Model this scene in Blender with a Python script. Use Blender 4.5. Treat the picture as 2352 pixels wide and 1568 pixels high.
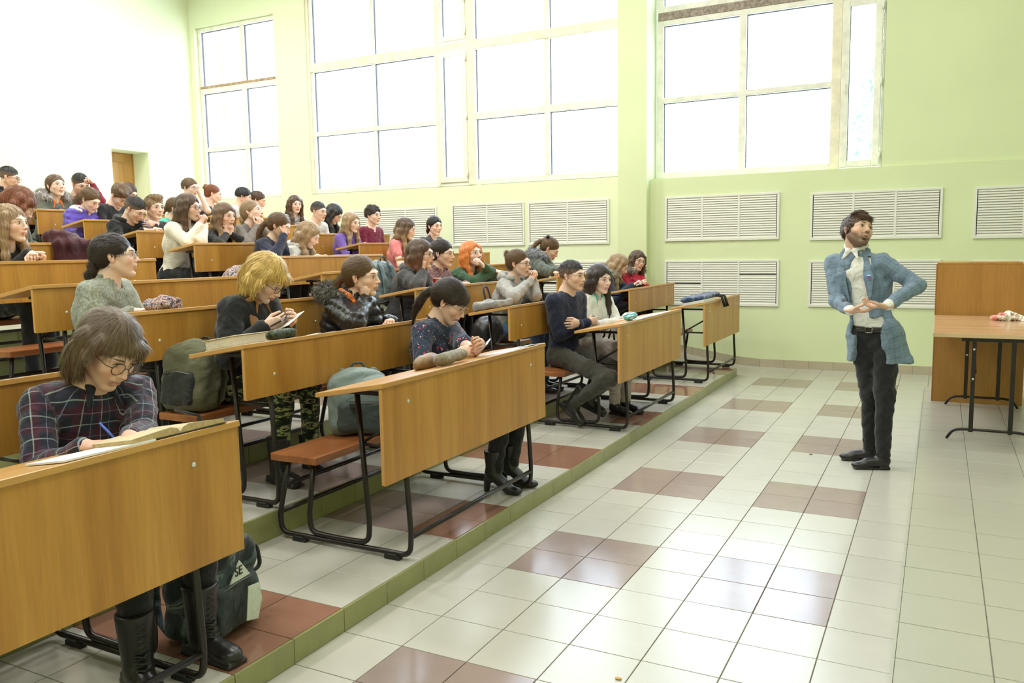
import bpy, bmesh, math, random
import numpy as np
from mathutils import Vector, Matrix
for o in list(bpy.data.objects): bpy.data.objects.remove(o)
SC = bpy.context.scene
COL = SC.collection
random.seed(7); RNG = np.random.RandomState(7)
PI = math.pi
# ------------------------------------------------------------------ camera
CAMP = np.array([1.86118316, -4.08267092, 1.57119149]); FPX = 1889.1755
CR = np.array([0.88815483, 0.45927168, -0.01582804])
CU = np.array([-0.03664738, 0.10511906, 0.99378416])
CF = np.array([-0.45808075, 0.88205414, -0.1101931])
cd = bpy.data.cameras.new('camera'); cam = bpy.data.objects.new('camera', cd); COL.objects.link(cam)
cd.sensor_width = 36; cd.lens = FPX / 2352 * 36; cd.clip_start = .05; cd.clip_end = 200
cam.matrix_world = Matrix(((CR[0], CU[0], -CF[0], CAMP[0]), (CR[1], CU[1], -CF[1], CAMP[1]), (CR[2], CU[2], -CF[2], CAMP[2]), (0, 0, 0, 1)))
SC.camera = cam
# ------------------------------------------------------------------ light and exposure
SC.view_settings.view_transform = 'Standard'; SC.view_settings.look = 'None'
SC.view_settings.exposure = 0.40; SC.view_settings.gamma = 1.0; SC.view_settings.use_curve_mapping = False
w = bpy.data.worlds.new('overcast_sky'); SC.world = w; w.use_nodes = True
bg = w.node_tree.nodes['Background']; bg.inputs[0].default_value = (.80, .91, 1.12, 1); bg.inputs[1].default_value = 6.0
def area_light(name, loc, size, power, col=(1, .98, .94), rot=(0, 0, 0)):
    l = bpy.data.lights.new(name, 'AREA'); l.shape = 'RECTANGLE'; l.size, l.size_y = size; l.energy = power; l.color = col
    o = bpy.data.objects.new(name, l); COL.objects.link(o); o.location = loc; o.rotation_euler = rot
    return o
FILL_LIGHTS = [(-8.3, .5, 6.3, 85), (-8.3, 4.3, 6.3, 75), (-4.6, .5, 6.3, 85), (-4.6, 4.3, 6.3, 80), (-1.2, .3, 6.3, 72), (-1.2, 4.0, 6.3, 62),
         (2.2, .3, 6.3, 38), (2.2, 4.0, 6.3, 28), (-4.6, -3.6, 6.3, 85), (-1.0, -3.6, 6.3, 66), (2.2, -3.6, 6.3, 36), (1.5, -6.5, 6.3, 60)]
for i, (x, y, z, e) in enumerate(FILL_LIGHTS):
    area_light('overhead_fill_light', (x, y, z - .06), (1.25, .6), e)  # unseen fill lights added under the ceiling to brighten the hall, stronger leftwards

# ------------------------------------------------------------------ helpers
def at(px, py, X):
    "point on the plane x = X that the photograph shows at this pixel (2352 x 1568)"
    d = CF + (px - 1176) / FPX * CR - (py - 784) / FPX * CU
    t = (X - CAMP[0]) / d[0]
    return CAMP + t * d
def tag(o, label=None, cat=None, group=None, kind=None):
    if label: o['label'] = label
    if cat: o['category'] = cat
    if group: o['group'] = group
    if kind: o['kind'] = kind
    return o
def empty(name, loc=(0, 0, 0), label=None, cat=None, group=None, kind=None, rz=0):
    o = bpy.data.objects.new(name, None); COL.objects.link(o); o.location = loc; o.rotation_euler = (0, 0, rz)
    o.empty_display_size = .05
    return tag(o, label, cat, group, kind)
def link(name, me, mat=None, parent=None):
    o = bpy.data.objects.new(name, me); COL.objects.link(o)
    if mat is not None and not me.materials: me.materials.append(mat)
    if parent is not None: o.parent = parent
    return o
class MB:
    "collects simple shapes, builds them as one mesh object"
    def __init__(s): s.bm = bmesh.new()
    def box(s, a, b, bev=0, rot=None, seg=1):
        a = Vector(a); b = Vector(b); c = (a + b) / 2; d = b - a
        r = bmesh.ops.create_cube(s.bm, size=1, matrix=Matrix.Translation(c) @ (rot.to_4x4() if rot is not None else Matrix()) @ Matrix.Diagonal((abs(d.x), abs(d.y), abs(d.z), 1)))
        if bev:
            es = {e for v in r['verts'] for e in v.link_edges}
            bmesh.ops.bevel(s.bm, geom=list(es), offset=bev, segments=seg, affect='EDGES', profile=.5)
        return s
    def tube(s, pts, r, n=10, caps=True, closed=False):
        P = [Vector(p) for p in pts]; rings = []; m = len(P)
        up = None
        for i in range(m):
            if closed: t = (P[(i + 1) % m] - P[i - 1]).normalized()
            else: t = (P[min(i + 1, m - 1)] - P[max(i - 1, 0)]).normalized()
            if up is None:
                up = Vector((0, 0, 1)) if abs(t.z) < .9 else Vector((1, 0, 0))
            u = (up - t * up.dot(t)).normalized(); up = u; v = t.cross(u)
            rr = r[i] if isinstance(r, (list, tuple)) else r
            rings.append([s.bm.verts.new(P[i] + (u * math.cos(2 * PI * k / n) + v * math.sin(2 * PI * k / n)) * rr) for k in range(n)])
        for i in range(m if closed else m - 1):
            A, B = rings[i], rings[(i + 1) % m]
            for k in range(n):
                f = s.bm.faces.new((A[k], A[(k + 1) % n], B[(k + 1) % n], B[k])); f.smooth = True
        if caps and not closed:
            s.bm.faces.new(list(reversed(rings[0]))); s.bm.faces.new(rings[-1])
        return s
    def lathe(s, prof, c=(0, 0, 0), n=24):
        c = Vector(c); rings = []
        for (r, z) in prof:
            rings.append([s.bm.verts.new(c + Vector((r * math.cos(2 * PI * k / n), r * math.sin(2 * PI * k / n), z))) for k in range(n)])
        for i in range(len(rings) - 1):
            for k in range(n):
                f = s.bm.faces.new((rings[i][k], rings[i][(k + 1) % n], rings[i + 1][(k + 1) % n], rings[i + 1][k])); f.smooth = True
        return s
    def sphere(s, c, r, sc=(1, 1, 1), n=12, rot=None):
        m = Matrix.Translation(Vector(c)) @ (rot.to_4x4() if rot is not None else Matrix()) @ Matrix.Diagonal((sc[0], sc[1], sc[2], 1))
        q = bmesh.ops.create_uvsphere(s.bm, u_segments=n, v_segments=max(6, n // 2 + 2), radius=r, matrix=m)
        for v in q['verts']:
            for f in v.link_faces: f.smooth = True
        return s
    def quad(s, pts):
        s.bm.faces.new([s.bm.verts.new(Vector(p)) for p in pts]); return s
    def prism(s, poly, a, b, axis='y'):
        "poly: list of (u,v) extruded between a and b along the axis"
        def mk(u, v, w):
            return {'y': (u, w, v), 'x': (w, u, v), 'z': (u, v, w)}[axis]
        A = [s.bm.verts.new(mk(u, v, a)) for u, v in poly]; B = [s.bm.verts.new(mk(u, v, b)) for u, v in poly]
        n = len(poly)
        s.bm.faces.new(A); s.bm.faces.new(list(reversed(B)))
        for i in range(n): s.bm.faces.new((A[i], B[i], B[(i + 1) % n], A[(i + 1) % n]))
        return s
    def mesh(s, name):
        bmesh.ops.recalc_face_normals(s.bm, faces=s.bm.faces[:])
        me = bpy.data.meshes.new(name); s.bm.to_mesh(me); s.bm.free(); return me
    def build(s, name, mat, parent=None): return link(name, s.mesh(name), mat, parent)
def arc_path(pts, r, n=6):
    "round the corners of a polyline"
    P = [Vector(p) for p in pts]; out = [P[0]]
    for i in range(1, len(P) - 1):
        a = (P[i - 1] - P[i]); b = (P[i + 1] - P[i]); rr = min(r, a.length * .49, b.length * .49)
        p0 = P[i] + a.normalized() * rr; p2 = P[i] + b.normalized() * rr
        for k in range(n + 1):
            t = k / n; out.append(p0 * (1 - t) ** 2 + P[i] * 2 * t * (1 - t) + p2 * t * t)
    out.append(P[-1]); return out

# ------------------------------------------------------------------ materials
MATS = {}
def nt(name):
    m = bpy.data.materials.new(name); m.use_nodes = True; t = m.node_tree; b = t.nodes['Principled BSDF']; return m, t, b
def N(t, typ, **kw):
    n = t.nodes.new(typ)
    for k, v in kw.items():
        if hasattr(n, k): setattr(n, k, v)
        else: n.inputs[k.replace('_', ' ')].default_value = v
    return n
def ramp(t, stops, interp='LINEAR'):
    r = t.nodes.new('ShaderNodeValToRGB'); r.color_ramp.interpolation = interp
    e = r.color_ramp.elements
    while len(e) < len(stops): e.new(.5)
    for i, (p, c) in enumerate(stops): e[i].position = p; e[i].color = (*c, 1) if len(c) == 3 else c
    return r
def coords(t, scale=(1, 1, 1), kind='Object', rot=(0, 0, 0)):
    c = t.nodes.new('ShaderNodeTexCoord'); m = t.nodes.new('ShaderNodeMapping')
    m.inputs['Scale'].default_value = scale; m.inputs['Rotation'].default_value = rot
    t.links.new(c.outputs[kind], m.inputs[0]); return m
def bump(t, b, src, strength=.2, dist=.01):
    n = t.nodes.new('ShaderNodeBump'); n.inputs['Strength'].default_value = strength; n.inputs['Distance'].default_value = dist
    t.links.new(src, n.inputs['Height']); t.links.new(n.outputs[0], b.inputs['Normal'])
def plain(name, col, rough=.6, metal=0, noise=0, nscale=8, bmp=0, spec=.5, bscale=60):
    if name in MATS: return MATS[name]
    m, t, b = nt(name); b.inputs['Roughness'].default_value = rough; b.inputs['Metallic'].default_value = metal
    b.inputs['Specular IOR Level'].default_value = spec
    b.inputs['Base Color'].default_value = (*col, 1)
    if noise:
        mp = coords(t); n = N(t, 'ShaderNodeTexNoise', Scale=nscale, Detail=4.0); t.links.new(mp.outputs[0], n.inputs['Vector'])
        r = ramp(t, [(.3, tuple(c * (1 - noise) for c in col)), (.7, tuple(min(1, c * (1 + noise)) for c in col))])
        t.links.new(n.outputs[0], r.inputs[0]); t.links.new(r.outputs[0], b.inputs['Base Color'])
    if bmp:
        mp = coords(t); n = N(t, 'ShaderNodeTexNoise', Scale=bscale, Detail=3.0); t.links.new(mp.outputs[0], n.inputs['Vector'])
        bump(t, b, n.outputs[0], bmp, .004)
    MATS[name] = m; return m
def wood(name, c1, c2, c3, along='y', rough=.35, scale=1.0):
    m, t, b = nt(name); b.inputs['Roughness'].default_value = rough
    s = {'z': (14, 14, .9), 'y': (14, .8, 14), 'x': (.8, 14, 14)}[along]
    s = tuple(v * scale for v in s)
    mp = coords(t, s)
    info = N(t, 'ShaderNodeObjectInfo')
    add = N(t, 'ShaderNodeVectorMath', operation='ADD'); mul = N(t, 'ShaderNodeMath', operation='MULTIPLY'); mul.inputs[1].default_value = 37.0
    t.links.new(info.outputs['Random'], mul.inputs[0]); t.links.new(mp.outputs[0], add.inputs[0]); t.links.new(mul.outputs[0], add.inputs[1])
    n = N(t, 'ShaderNodeTexNoise', Scale=.45, Detail=6.0, Roughness=.6, Distortion=.5); t.links.new(add.outputs[0], n.inputs['Vector'])
    r = ramp(t, [(.28, c1), (.5, c2), (.72, c3)]); t.links.new(n.outputs[0], r.inputs[0])
    n2 = N(t, 'ShaderNodeTexNoise', Scale=5.0, Detail=5.0, Roughness=.7); t.links.new(add.outputs[0], n2.inputs['Vector'])
    r2 = ramp(t, [(.35, (.8, .8, .8)), (.6, (1.05, 1.05, 1.05))]); t.links.new(n2.outputs[0], r2.inputs[0])
    mx = N(t, 'ShaderNodeMix', data_type='RGBA', blend_type='MULTIPLY'); mx.inputs['Factor'].default_value = .6
    t.links.new(r.outputs[0], mx.inputs['A']); t.links.new(r2.outputs[0], mx.inputs['B']); t.links.new(mx.outputs['Result'], b.inputs['Base Color'])
    return m
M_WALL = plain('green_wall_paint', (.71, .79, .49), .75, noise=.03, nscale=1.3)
M_WALL_LIT = plain('lit_green_wall_paint', (.80, .86, .60), .75, noise=.02, nscale=1.3)  # same green paint, with the stronger light on the left put into it
M_CEIL = plain('white_ceiling', (.85, .85, .82), .9)
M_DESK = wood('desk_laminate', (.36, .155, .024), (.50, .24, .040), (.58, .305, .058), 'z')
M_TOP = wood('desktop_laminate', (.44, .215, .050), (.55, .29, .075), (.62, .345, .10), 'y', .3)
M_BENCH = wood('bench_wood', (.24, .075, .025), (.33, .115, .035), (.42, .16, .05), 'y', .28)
M_TABLE = wood('table_laminate', (.50, .30, .16), (.60, .37, .20), (.66, .42, .24), 'x', .18)
M_EDGE = plain('laminate_edge', (.62, .33, .10), .4, noise=.06, nscale=10)
M_CAB = wood('cabinet_laminate', (.37, .17, .036), (.44, .215, .046), (.49, .25, .058), 'z', .45)
M_DOOR = wood('pine_door', (.42, .2, .05), (.58, .31, .09), (.66, .38, .13), 'z', .4)
M_STEEL = plain('dark_brown_steel', (.018, .013, .012), .32, .2)
M_RUB = plain('black_rubber', (.015, .015, .013), .7, bmp=.2)
M_SCREW = plain('white_screw', (.7, .7, .66), .35, .3)
M_WHITE = plain('white_painted_metal', (.80, .80, .74), .45)
M_SLAT = plain('slat_paint', (.76, .75, .67), .5, noise=.04, nscale=3)
M_GAP_SHADE = plain('gap_shade', (.035, .035, .04), .9)
M_FRAME = plain('old_white_window_paint', (.82, .81, .72), .6, noise=.1, nscale=9)
M_CREAM = plain('cream_window_paint', (.83, .77, .60), .6, noise=.12, nscale=7)
M_SEAL = plain('window_seal', (.12, .12, .14), .7)
M_BROWNSTRIP = plain('weathered_strip', (.45, .30, .18), .7, noise=.3, nscale=20)
def tilemat(name, col, var=.05, rough=.13):
    m, t, b = nt(name); b.inputs['Roughness'].default_value = rough
    mp = coords(t, kind='Object'); info = N(t, 'ShaderNodeObjectInfo')
    add = N(t, 'ShaderNodeVectorMath', operation='ADD'); mul = N(t, 'ShaderNodeMath', operation='MULTIPLY'); mul.inputs[1].default_value = 91.0
    t.links.new(info.outputs['Random'], mul.inputs[0]); t.links.new(mp.outputs[0], add.inputs[0]); t.links.new(mul.outputs[0], add.inputs[1])
    n = N(t, 'ShaderNodeTexNoise', Scale=6.0, Detail=6.0, Roughness=.65); t.links.new(add.outputs[0], n.inputs['Vector'])
    r = ramp(t, [(.3, tuple(c * (1 - var * 1.6) for c in col)), (.65, col)]); t.links.new(n.outputs[0], r.inputs[0])
    mr = N(t, 'ShaderNodeMapRange'); mr.inputs[3].default_value = 1 - var; mr.inputs[4].default_value = 1 + var * .4
    t.links.new(info.outputs['Random'], mr.inputs[0])
    mx = N(t, 'ShaderNodeMix', data_type='RGBA', blend_type='MULTIPLY'); mx.inputs['Factor'].default_value = 1
    t.links.new(r.outputs[0], mx.inputs['A']); t.links.new(mr.outputs[0], mx.inputs['B']); t.links.new(mx.outputs['Result'], b.inputs['Base Color'])
    return m
M_TILE = tilemat('cream_floor_tile', (.52, .505, .44), .03, .23)
M_TILE_M = tilemat('mauve_floor_tile', (.33, .255, .225), .06, .17)
M_TILE_B = tilemat('red_brown_floor_tile', (.30, .155, .105), .08, .12)
M_TILE_P = tilemat('podium_tile', (.41, .40, .33), .02, .30)
M_RISER = tilemat('olive_riser_tile', (.31, .31, .128), .08, .2)
M_GROUT = plain('grout', (.30, .27, .21), .9, noise=.2, nscale=20)
M_BASE = tilemat('skirting_tile', (.50, .44, .32), .05, .25)
def glassmat():
    m = bpy.data.materials.new('window_glass'); m.use_nodes = True; t = m.node_tree; t.nodes.clear()
    o = t.nodes.new('ShaderNodeOutputMaterial'); mx = t.nodes.new('ShaderNodeMixShader'); tr = t.nodes.new('ShaderNodeBsdfTransparent'); gl = t.nodes.new('ShaderNodeBsdfGlossy')
    gl.inputs['Roughness'].default_value = .02; tr.inputs[0].default_value = (.96, .99, .98, 1)
    lw = t.nodes.new('ShaderNodeLayerWeight'); lw.inputs[0].default_value = .5; pw = N(t, 'ShaderNodeMath', operation='POWER'); pw.inputs[1].default_value = 4.0
    ma = N(t, 'ShaderNodeMath', operation='MULTIPLY_ADD'); ma.inputs[1].default_value = .8; ma.inputs[2].default_value = .03
    t.links.new(lw.outputs['Facing'], pw.inputs[0]); t.links.new(pw.outputs[0], ma.inputs[0]); t.links.new(ma.outputs[0], mx.inputs[0])
    t.links.new(tr.outputs[0], mx.inputs[1]); t.links.new(gl.outputs[0], mx.inputs[2]); t.links.new(mx.outputs[0], o.inputs[0])
    return m
M_GLASS = glassmat()

# ------------------------------------------------------------------ room shell
PITCH = .84; RISE = .14; YW = 6.9; TS = .30; XR = -10.3; YPLAT = 6.02
def zrow(n): return .10 + RISE * (n - 1)
def edge(n): return -.30 - PITCH * (n - 1) if n == 1 else -.34 - PITCH * (n - 1)
NROW = 10
ceil = MB().box((XR - .6, -9.2, 6.6), (6.2, 7.6, 6.8)).build('ceiling', M_CEIL); tag(ceil, kind='structure')
b = MB()
b.box((XR - .2, -9.2, -.3), (XR, 5.15, 6.6)); b.box((XR - .2, 5.87, -.3), (XR, 7.2, 6.6)); b.box((XR - .2, 5.15, 3.34), (XR, 5.87, 6.6))
b.box((XR - .7, 5.87, 1.3), (XR - .2, 6.0, 3.5)); b.box((XR - .7, 5.02, 1.3), (XR - .2, 5.15, 3.5)); b.box((XR - .7, 5.15, 3.34), (XR - .2, 5.87, 3.5))
wl = b.build('wall_left', M_WALL_LIT); tag(wl, kind='structure')
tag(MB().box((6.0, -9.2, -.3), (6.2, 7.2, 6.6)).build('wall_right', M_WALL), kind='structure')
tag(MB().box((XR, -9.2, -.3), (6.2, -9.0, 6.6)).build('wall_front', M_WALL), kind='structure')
# window wall: lower band, piers, lintels
b = MB()
b.box((-1.68, YW, -.3), (6.2, 7.3, 2.50))            # lower right band
b.box((1.20, YW + .04, 2.50), (6.2, 7.3, 6.6))       # plain wall right of the third window
b.box((-1.68, 7.1, 5.9), (1.2, 7.3, 6.6))
b.box((-2.09, 6.74, -.3), (-1.68, 7.3, 6.6))          # pilaster
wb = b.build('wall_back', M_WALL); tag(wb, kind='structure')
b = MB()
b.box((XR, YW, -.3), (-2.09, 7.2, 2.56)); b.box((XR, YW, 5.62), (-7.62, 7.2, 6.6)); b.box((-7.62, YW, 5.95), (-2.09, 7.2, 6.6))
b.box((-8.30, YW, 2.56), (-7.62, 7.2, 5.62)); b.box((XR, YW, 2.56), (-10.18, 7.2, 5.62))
wb2 = b.build('wall_back', M_WALL_LIT); tag(wb2, kind='structure')
tag(MB().box((-1.66, 7.02, 2.46), (1.19, 7.3, 2.515)).build('trim_1', M_WALL), kind='structure')
d = empty('door_1', (XR - .45, 5.51, zrow(10)), kind='structure')
MB().box((0, -.345, 0), (.04, .345, 1.97), .004).build('door_leaf', M_DOOR, d)
for (z0, z1) in ((.15, .85), (1.0, 1.82)):
    MB().box((.04, -.22, z0), (.055, .22, z1), .008).build('door_panel', M_DOOR, d)
MB().box((.0, -.36, 0), (.06, -.345, 2.0)).box((0, .345, 0), (.06, .36, 2.0)).box((0, -.36, 1.97), (.06, .36, 2.0)).build('door_frame', M_DOOR, d)
MB().tube([(.04, .28, 1.0), (.08, .28, 1.0), (.08, .18, 1.0)], .008, 8).build('door_handle', M_SCREW, d)

# windows
def window(name, Y, x0, x1, z0, z1, bars, panes, sashes, zcream=None, xcream=None):
    w = empty(name, ((x0 + x1) / 2, Y, z0), kind='structure')
    cx, cz = (x0 + x1) / 2, z0
    f = MB()
    for k, (a, b_, c, d_) in enumerate(bars): f.box((a - cx, -.04 - .0013 * k, c - cz), (b_ - cx, .05 + .0013 * k, d_ - cz), .006)
    f.build('window_frame', M_FRAME, w)
    if zcream:
        for k, (a, b_, c, d_) in enumerate(zcream): MB().box((a - cx, -.065 - .0013 * k, c - cz), (b_ - cx, .037, d_ - cz), .008).build('transom', M_CREAM, w)
    for (a, b_, c, d_) in panes:
        MB().box((a - cx, .02, c - cz), (b_ - cx, .026, d_ - cz)).build('pane', M_GLASS, w)
        s = MB(); e = .008
        s.box((a - cx, .0, c - cz), (a + e - cx, .03, d_ - cz)); s.box((a - cx, 0, d_ - e - cz), (b_ - cx, .03, d_ - cz))
        s.build('seal', M_SEAL, w)
    for (a, b_, c, d_, hs) in sashes:
        s = MB(); t = .085
        for q in ((a, a + t, c, d_), (b_ - t, b_, c, d_), (a + t, b_ - t, c, c + t), (a + t, b_ - t, d_ - t, d_)):
            s.box((q[0] - cx, -.075, q[2] - cz), (q[1] - cx, .0, q[3] - cz), .008)
        so = s.build('sash', M_FRAME, w)
        MB().box((a + t - cx, -.03, c + t - cz), (b_ - t - cx, -.025, d_ - t - cz)).build('pane', M_GLASS, so)
        e = .008; MB().box((a + t - cx, -.05, c + t - cz), (a + t + e - cx, -.02, d_ - t - cz)).build('seal', M_SEAL, so)
        hz = (c + d_) / 2 - cz
        MB().box((a + .03 - cx, -.10, hz - .02), (a + .055 - cx, -.075, hz + .02)).box((a + .034 - cx, -.115, hz - .09), (a + .051 - cx, -.10, hz + .015)).build('handle', M_WHITE, so)
        hg = MB()
        for hzz in (c + .12, (c + d_) / 2, d_ - .12): hg.tube([(b_ - cx, -.08, hzz - cz - .05), (b_ - cx, -.08, hzz - cz + .05)], .014, 8)
        hg.build('hinge', M_WHITE, so)
    return w
# window 3 (right)
X0, X1 = -1.66, 1.19
window('window_3', 7.16, X0, X1, 2.515, 5.9,
       [(X0, X0 + .09, 2.515, 5.9), (-.555, -.465, 2.6, 4.60), (X0 + .09, .58, 2.515, 2.60), (X0 + .09, .58, 3.53, 3.60), (X0 + .09, .58, 4.55, 4.62), (X0 + .09, X1, 4.72, 4.80),
        (-.555, -.465, 4.8, 5.9), (X1 - .03, X1, 2.515, 5.9), (.69, X1, 4.55, 4.62), (X0, X1, 5.84, 5.9)],
       [(X0 + .09, -.555, 2.6, 3.53), (-.465, .58, 2.6, 3.53), (X0 + .09, -.555, 3.6, 4.55), (-.465, .58, 3.6, 4.55), (X0 + .09, -.555, 4.8, 5.84), (-.465, .58, 4.8, 5.84), (.69, X1 - .03, 4.8, 5.84)],
       [(.70, 1.155, 2.53, 4.54, 1)], [(.58, .70, 2.515, 5.9)])
MB().box((X0 + .02, 7.11, 4.62), (.6, 7.2, 4.72)).build('gap_strip', plain('grey_gap_strip', (.32, .26, .22), .8, noise=.4, nscale=30), bpy.data.objects['window_3']).matrix_parent_inverse = Matrix.Translation((-(X0 + X1) / 2, -7.16, -2.515))
X0, X1 = -7.60, -2.11
window('window_2', 6.99, X0, X1, 2.57, 5.95,
       [(X0, X0 + .08, 2.57, 5.95), (-6.32, -6.27, 2.65, 5.87), (X0 + .08, -5.08, 2.57, 2.65), (-4.4, X1, 2.57, 2.65), (X0 + .08, -5.08, 3.52, 3.59), (-4.44, X1, 3.54, 3.64), (-3.28, -3.2, 2.65, 5.87),
        (X0 + .08, X1, 5.87, 5.95), (-5.1, -4.5, 2.57, 2.62)],
       [(X0 + .08, -6.32, 2.65, 3.52), (-6.27, -5.10, 2.65, 3.52), (X0 + .08, -6.32, 3.59, 4.56), (-6.27, -5.1, 3.59, 4.56), (X0 + .08, -6.32, 4.7, 5.87), (-6.27, -5.1, 4.7, 5.87),
        (-4.42, -3.28, 2.65, 3.54), (-3.2, X1, 2.65, 3.54), (-4.42, -3.28, 3.64, 4.58), (-3.2, X1, 3.64, 4.58), (-4.42, -3.28, 4.7, 5.87), (-3.2, X1, 4.7, 5.87)],
       [(-5.05, -4.56, 2.62, 4.58, 1), (-5.05, -4.56, 4.72, 5.9, 1)],
       [(X0, X1, 4.56, 4.70), (-4.56, -4.42, 2.57, 5.95), (-5.12, -5.05, 2.57, 5.95), (X0 - .03, X0 + .03, 2.57, 5.95)])
X0, X1 = -10.18, -8.32
window('window_1', 7.02, X0, X1, 2.57, 5.62,
       [(X0, X0 + .06, 2.57, 5.62), (-9.16, -9.08, 2.6, 5.55), (X0, X1, 2.57, 2.63), (X0, X1, 3.44, 3.52), (X0, X1, 4.47, 4.56), (X0, X1, 5.55, 5.62), (X1 - .05, X1, 2.57, 5.62)],
       [(a, b_, c, d_) for (a, b_) in ((X0 + .06, -9.16), (-9.08, X1 - .05)) for (c, d_) in ((2.63, 3.44), (3.52, 4.47), (4.58, 5.55))], [],
       None)
MB().box((X0 + .02, 6.97, 4.56), (X1, 7.03, 4.60)).build('gap_strip', M_BROWNSTRIP, bpy.data.objects['window_1']).matrix_parent_inverse = Matrix.Translation((-(X0 + X1) / 2, -7.02, -2.57))
# outside: brick pier beside the left window, tree and neighbouring ground
def brickmat():
    m, t, b = nt('red_brick_wall'); mp = coords(t, (1, 1, 1)); br = t.nodes.new('ShaderNodeTexBrick')
    br.inputs['Scale'].default_value = 4.5; br.inputs['Color1'].default_value = (.5, .3, .27, 1); br.inputs['Color2'].default_value = (.6, .4, .36, 1); br.inputs['Mortar'].default_value = (.75, .7, .66, 1)
    mp.inputs['Rotation'].default_value = (PI / 2, 0, 0); t.links.new(mp.outputs[0], br.inputs[0]); t.links.new(br.outputs[0], b.inputs['Base Color']); b.inputs['Roughness'].default_value = .9
    return m
tag(MB().box((-10.9, 7.5, .0), (-10.12, 8.1, 7.0)).build('brick_pier', brickmat()), 'red brick pier outside behind the leftmost window', 'pier')
tag(MB().box((-40, 7.3, -.6), (30, 60, -.3)).build('outside_ground', plain('snowy_ground', (.7, .72, .74), .9)), kind='structure')
def outside_tree(x, y, h):
    t = empty('tree', (x, y, -.3), 'pale leafy tree outside seen through the right window', 'tree')
    MB().tube([(0, 0, 0), (.05, .02, h * .5), (-.05, 0, h * .95)], [.13, .09, .02], 8).build('trunk', plain('pale_bark', (.6, .58, .54), .9), t)
    rs = np.random.RandomState(3); b = MB()
    for i in range(40):
        z = rs.uniform(.35, .97) * h; a = rs.uniform(0, 2 * PI); l = rs.uniform(.6, 1.8) * (1.2 - z / h)
        b.tube([(0, 0, z), (l * math.cos(a), l * math.sin(a), z + l * .35)], [.02, .005], 5)
    b.build('branches', plain('pale_bark', (.6, .58, .54), .9), t)
    n = 5000; z = rs.uniform(.33, 1.0, n) * h; a = rs.uniform(0, 2 * PI, n); r = 1.9 * np.sqrt(rs.uniform(0, 1, n)) * (1.15 - z / h)
    c = np.stack([r * np.cos(a), r * np.sin(a), z], 1); u = rs.normal(size=(n, 3)) * .05; v = rs.normal(size=(n, 3)) * .035
    V = np.concatenate([c - u, c + v, c + u, c - v]); F = [(i, i + n, i + 2 * n, i + 3 * n) for i in range(n)]
    me = bpy.data.meshes.new('foliage'); me.from_pydata(V.tolist(), [], F); o = link('foliage', me, plain('pale_leaves', (.5, .62, .5), .8), t); o['kind'] = 'stuff'
outside_tree(1.15, 13.0, 6.2)

# floor with single tiles
def tilemesh(w, l, h=.012, g=.0042):
    b = MB(); b.box((g / 2, g / 2, -h), (w - g / 2, l - g / 2, 0), .0012); return b.mesh('tile')
def lay(parent, me_by, cells, origin, name='tile'):
    for (x, y, z, key) in cells:
        o = bpy.data.objects.new(name, me_by[key]); COL.objects.link(o); o.parent = parent
        o.location = (x - origin[0], y - origin[1], z - origin[2] + random.uniform(-.0004, .0004))
def three(w, l, mats, **k):
    r = {}
    for key, m in mats.items():
        me = tilemesh(w, l, **k); me.materials.append(m); r[key] = me
    return r
fl = MB().box((XR, -9, -.3), (6.0, YW, -.006)).build('floor', M_GROUT); tag(fl, kind='structure')
TF = three(TS, TS, {'c': M_TILE, 'm': M_TILE_M})
cells = []
for j in range(-10, 23):
    for i in range(-1, 6):
        cells.append((i * TS, j * TS, 0, 'm' if (j % 5 in (3, 4) and i in (0, 1, 3, 4)) else 'c'))
lay(fl, TF, cells, (0, 0, 0))
b = MB()
for j in range(-30, 23):
    for i in range(-1, 14):
        if j >= -10 and i < 6: continue
        x = i * TS
        b.box((x + .0015, j * TS + .0015, -.01), (x + TS - .0015, (j + 1) * TS - .0015, 0))
o = b.build('tile_field', M_TILE, fl); o['kind'] = 'stuff'
# podium on the right
PX = 1.775; PH = .17
pod = MB().box((PX, -8.5, -.006), (5.9, 4.88, PH - .006)).build('podium', M_GROUT); tag(pod, kind='structure')
TP = three(.293, TS, {'c': M_TILE_P})
lay(pod, TP, [(PX + i * .293, 4.58 - j * TS, PH, 'c') for i in range(4) for j in range(22)], (0, 0, 0))
b = MB()
for j in range(44):
    for i in range(14):
        if i < 4 and j < 22: continue
        b.box((PX + i * .293 + .0015, 4.58 - j * TS + .0015, PH - .01), (PX + (i + 1) * .293 - .0015, 4.88 - j * TS - .0015, PH))
o = b.build('tile_field', M_TILE_P, pod); o['kind'] = 'stuff'
b = MB()
for j in range(44): b.box((PX - .009, 4.58 - j * TS + .0015, .0), (PX, 4.88 - j * TS - .0015, PH - .001))
o = b.build('riser_tiles', M_TILE_P, pod); o['kind'] = 'stuff'
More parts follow.
